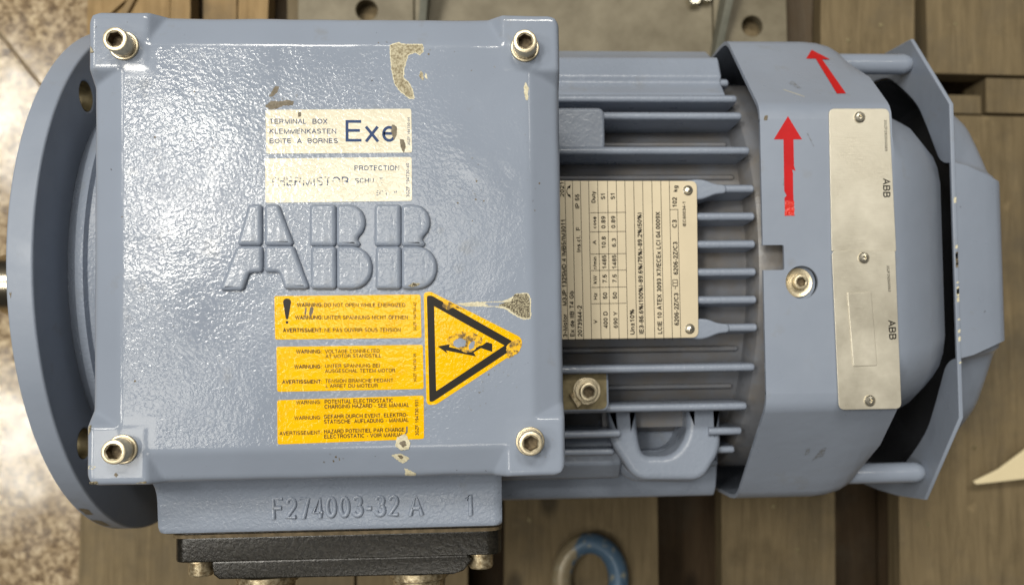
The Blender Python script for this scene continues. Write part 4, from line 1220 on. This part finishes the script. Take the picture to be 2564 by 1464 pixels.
topl = [(204.3, -69), (204.3, -7.2)] + rounded([(204.3, -7.2), (215.0, -7.2), (215.0, 5.4), (204.3, 5.4)], [0.1, 1.0, 1.0, 0.1], 3) + [(204.3, 69), (272.3, 69), (272.3, -69)]
cv.add(plate([topl, circle(*hole_c, 8.3, 40)], 131.0, 133.0, 0.0))
cv.add(plate([[(204.3, -69), (272.3, -69), (272.3, 69), (204.3, 69)]], -133.0, -131.0, 0.0))
cowl = cv.build("fan_cover", M['sheet'], mot, 24)
# tapered rear of the cover
def rear_sec(x, pts):
    q_ = half_sec(pts)
    lower = [(y, -z) for y, z in reversed(pts)]
    full = pts + [(-y, z) for y, z in reversed(pts)]
    full = full + [(y, -z) for y, z in reversed(full)]
    return [(x, y, z) for y, z in full]
s0 = [(94, 8), (93, 60), (90, 88), (85, 105), (78, 118), (70, 126), (60, 131), (49, 132.7)]
s1 = [(91, 8), (90, 58), (86.5, 85), (81, 101), (74.5, 113), (67, 121), (58, 126), (47.5, 128.6)]
s2 = [(86, 8), (85, 55), (82, 80), (77, 95), (71, 106), (64, 114), (56, 119), (46, 121.5)]
s3 = [(77, 8), (76, 48), (73, 68), (69, 82), (63, 92), (57, 99.5), (50, 104), (41, 106.5)]
s4 = [(66, 8), (65, 42), (62, 58), (58, 70), (53, 79), (48, 85), (42, 89), (35, 91)]
MB().add(loft([rear_sec(269.0, s0), rear_sec(273.5, s0), rear_sec(281, s1), rear_sec(295, s2), rear_sec(310.5, s3), rear_sec(315, s4)], False, True)).build("cover_back", M['sheet'], cowl, 30)

# cover fixing bolt in its hole
fx, fy = hole_c[0] - 1.0, hole_c[1] + 0.1
cb = MB().add(lathe([(0, 2), (0, 6.9), (0.7, 7.4), (1.3, 7.3), (0.9, 6.3), (0.5, 4.0), (0.6, 3.6)], 'z', (fx, fy, 128.6), 48, False)).build("cover_washer", M['bolt'], mot, 50)
socket_bolt(fx + 0.9, fy + 0.1, 129.2, 3.7, 3.6, mot, 0.2, 'cover_bolt')
MB().add(plate([circle(fx, fy, 9.5, 40)], 124, 128.5, 0.0)).build("bolt_boss", M['cast'], cowl)

# instruction plates on the cover
ss1 = MB().add(plate([rounded([SS1[3], SS1[2], SS1[1], SS1[0]], [0.5, 0.5, 3.2, 3.2], 6)], 133.15, 133.75, 0.2, 2)).build("instruction_plate", M['stainless'], mot, 40)
ss2 = MB().add(plate([rounded([SS2[3], SS2[2], SS2[1], SS2[0]], [3.2, 3.2, 0.8, 2.6], 6)], 133.85, 134.45, 0.2, 2)).build("instruction_plate", M['stainless'], mot, 40)
MB().add(plate([rounded([SS_EMB[3], SS_EMB[2], SS_EMB[1], SS_EMB[0]], 0.8, 3)], 134.3, 134.95, 0.35, 2)).build("raised_field", M['stainless'], ss2)
lettering(T_cowl1, 133.80).build("lettering", M['ink_plate'], ss1)
lettering(T_cowl2, 134.50).build("lettering", M['ink_plate'], ss2)
for (x, y), pr in zip(SS_RIV, (ss1, ss2, ss2)):
    zt = 133.75 if pr is ss1 else 134.45
    MB().add(lathe([(0, 2.9), (0.6, 2.8), (1.2, 2.1), (1.35, 1.0), (0.3, 0.75), (0.2, 0.05)], 'z', (x, y, zt), 28)).build("rivet", M['rivet'], pr)

# red direction arrows
def arrow_top(pts, name, mat):
    lp = []
    v, f = tri_fill([pts])
    return MB().add(([(x, y, 133.12) for x, y, z in v], f)).build(name, mat, mot, 80)
cut = [p for p in ARROW1]
a1 = arrow_top(ARROW1, "direction_arrow", M['red'])
ytail = min(p[1] for p in ARROW1)
xm = sum(p[0] for p in ARROW1 if p[1] < ytail + 2) / 2
v, f = tri_fill([jag([(xm - 2.5, ytail + 0.1), (xm + 2.5, ytail + 0.1), (xm + 2.35, ytail + 7.5), (xm - 2.2, ytail + 7.5)], 0.15, 0.9, 4)])
MB().add(([(x, y, 133.2) for x, y, z in v], f)).build("crumpled_end", M['red_crumpled'], a1)
a2p = [(249.8, 121.0), (256.8, 112.6), (252.3, 112.9), (253.3, 85.2), (248.4, 85.0), (248.9, 113.2), (243.4, 113.2)]
def slope_z(y):
    return 128.8 + (y - 79.0) * (79.5 - 128.8) / (126.0 - 79.0)
v, f = tri_fill([a2p])
MB().add(([(x, y + 0.1, slope_z(y) + 0.22) for x, y, z in v], f)).build("direction_arrow", M['red'], mot, 80)

# ---- protective canopy behind the fan cover
PX = 318.0
half = [(85, 104.5), (135.5, 62.5), (138.8, 28), (139.5, 0)]
outer = half + [(y, -z) for y, z in reversed(half[:-1])]
outer = outer + [(-y, z) for y, z in reversed(outer)]
hh = [(127, 0), (123.5, 26), (115, 42.5), (96.5, 66), (82.5, 76.5), (68, 85.2), (58.5, 91.0), (54.5, 96.5), (53, 102.3)]
def catmull(P, n=4):
    out_ = []
    for i in range(len(P) - 1):
        p0, p1, p2, p3 = [Vector(P[max(0, min(len(P) - 1, i + d))]) for d in (-1, 0, 1, 2)]
        for k_ in range(n):
            t = k_ / n
            q_ = 0.5 * ((2 * p1) + (p2 - p0) * t + (2 * p0 - 5 * p1 + 4 * p2 - p3) * t * t + (3 * p1 - p0 - 3 * p2 + p3) * t ** 3)
            out_.append(tuple(q_))
    return out_ + [tuple(P[-1])]
hh = catmull(hh)
hole = hh + [(-y, z) for y, z in reversed(hh)]
hole = hole + [(y, -z) for y, z in reversed(hole[1:-1])]
can = MB().add(xf(plate([outer, hole], PX, PX + 2.4, 0.5, 2), lambda x, y, z: (z, x, y))).build("protective_canopy", M['sheet'], mot, 40)
def hsec(x, k_, kz, flat):
    out_ = []
    for y, z in hole:
        r_ = math.hypot(y, z)
        yy, zz = y * k_, z * kz
        if abs(y) <= 54 and z > 90:
            yy, zz = y * flat, z * kz
        out_.append((x, yy, zz))
    return out_
dish = [hsec(PX + 2.5, 0.995, 1.015, 1.0), hsec(PX + 10, 0.97, 1.005, 0.97), hsec(PX + 20, 0.935, 0.985, 0.90), hsec(PX + 27, 0.90, 0.968, 0.85), hsec(PX + 31, 0.875, 0.945, 0.83), hsec(PX + 33.5, 0.84, 0.91, 0.80), hsec(PX + 34.5, 0.78, 0.85, 0.75)]
MB().add(loft(dish, False, True)).build("dished_cap", M['sheet'], can, 34)
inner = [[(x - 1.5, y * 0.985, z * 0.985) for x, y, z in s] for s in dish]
MB().add(loft(inner, False, True)).build("cap_lining", M['shaded_inside'], can, 20)  # inner skin of the cap, its shade put into the colour
for y in (120.6, -119.6):
    for yy in ((y),):
        MB().add(lathe([(262, 5.9), (312.5, 5.9), (315.5, 5.2), (317.8, 3.8)], 'x', (0, yy, 62), 32)).build("spacer_rod", M['rod'], can, 50)
for y in (118, -118):
    MB().add(lathe([(262, 5.9), (317.8, 5.9)], 'x', (0, y, -62), 24)).build("spacer_rod", M['rod'], can, 50)

# unseen support block under the motor frame
MB().add(box(90, 190, -75, 75, PT + 0.3, -111)).build("support_block", M['wood'], pal, bevel=1.5)
print("objects", len(bpy.data.objects))

# scuffs and stains on the fan cover, chipped edge of the canopy
def zc(x, y):
    return 133.08
for pts, mt in (([(206.5, 70.5), (208.5, 71.0), (208.2, 68.5), (206.3, 68.2)], 'chip_brown'), ([(228, 62), (228.6, 62), (232, 55), (231.5, 54.8)], 'smudge'),
                ([(216, 40), (219, 42), (218, 36), (215, 35)], 'smudge'), ([(246, -12), (248, -11), (249, -14), (246, -15)], 'smudge')):
    patch(pts, mt, 0, 0.2, 'stain', cowl, 0.7, zc)
def zs(x, y):
    return 128.8 + (abs(y) - 79.0) * (79.5 - 128.8) / (126.0 - 79.0) + 0.2
for pts, mt in (([(233, -99.5), (235, -99), (235.5, -102.5), (233.5, -103.5)], 'smudge'), ([(241, -100), (243.5, -98.5), (244, -104), (240.5, -105.5), (238.5, -107)], 'smudge'),
                ([(226, 93), (228.5, 95), (231.5, 89.5), (229.5, 89)], 'smudge'), ([(221, 88.5), (230.2, 83.2), (230.6, 82.6), (221.5, 87.8)], 'chip_cream')):
    patch(pts, mt, 0, 0.2, 'stain', cowl, 0.7, zs)
g = random.Random(11)
for k_ in range(16):
    y0 = g.uniform(-62, 34)
    ln = g.uniform(1.0, 5.0)
    patch([(318.7, y0), (320.1, y0 + 0.3), (320.2, y0 + ln), (318.9, y0 + ln - 0.4)], g.choice(['chip_cream', 'chip_brown', 'chip_cream']), 0, 0.2, 'paint_chip', can, 0.7, lambda x, y: 104.56)
# rust-brown scrapes on the flange rim
for th0, th1, xa, xb in ((147, 151, -152.5, -147.5), (154, 161, -153.0, -148.0), (163, 167, -151.5, -149.5), (96, 97.2, -152.9, -151.6)):
    lp = jag(rounded([(xa, th0), (xb, th0 + (th1 - th0) * 0.2), (xb - 0.8, th1), (xa + 0.6, th1 - 0.6)], 0.4, 2), 0.25, 0.5, int(th0))
    v, f = tri_fill([lp])
    MB().add(([(a, 150.06 * math.cos(math.radians(b)), 150.06 * math.sin(math.radians(b))) for a, b, c in v], f)).build("rim_scrape", M['chip_brown'], mot, 80)
# nail heads in the planks
for (rt, x, y) in ((pal, 410, -60), (pal, 430, -185), (pal, 470, -122), (pal, 300, -170), (pal, 320, -205), (pal, 100, -180), (pal, 480, 110), (pal2, 465, 235), (pal2, 400, 232), (pal2, 372, 218)):
    c_, s_ = math.cos(YAW), math.sin(YAW)
    MB().add(lathe([(0, 1.9), (0.4, 1.8), (0.6, 1.2)], 'z', (x, y, PT + 0.02), 14)).build("nail_head", M['bare'], rt)

for o in bpy.data.objects:
    if o.name.split('.')[0] in ("lettering", "cast_lettering"):
        o["kind"] = "stuff"
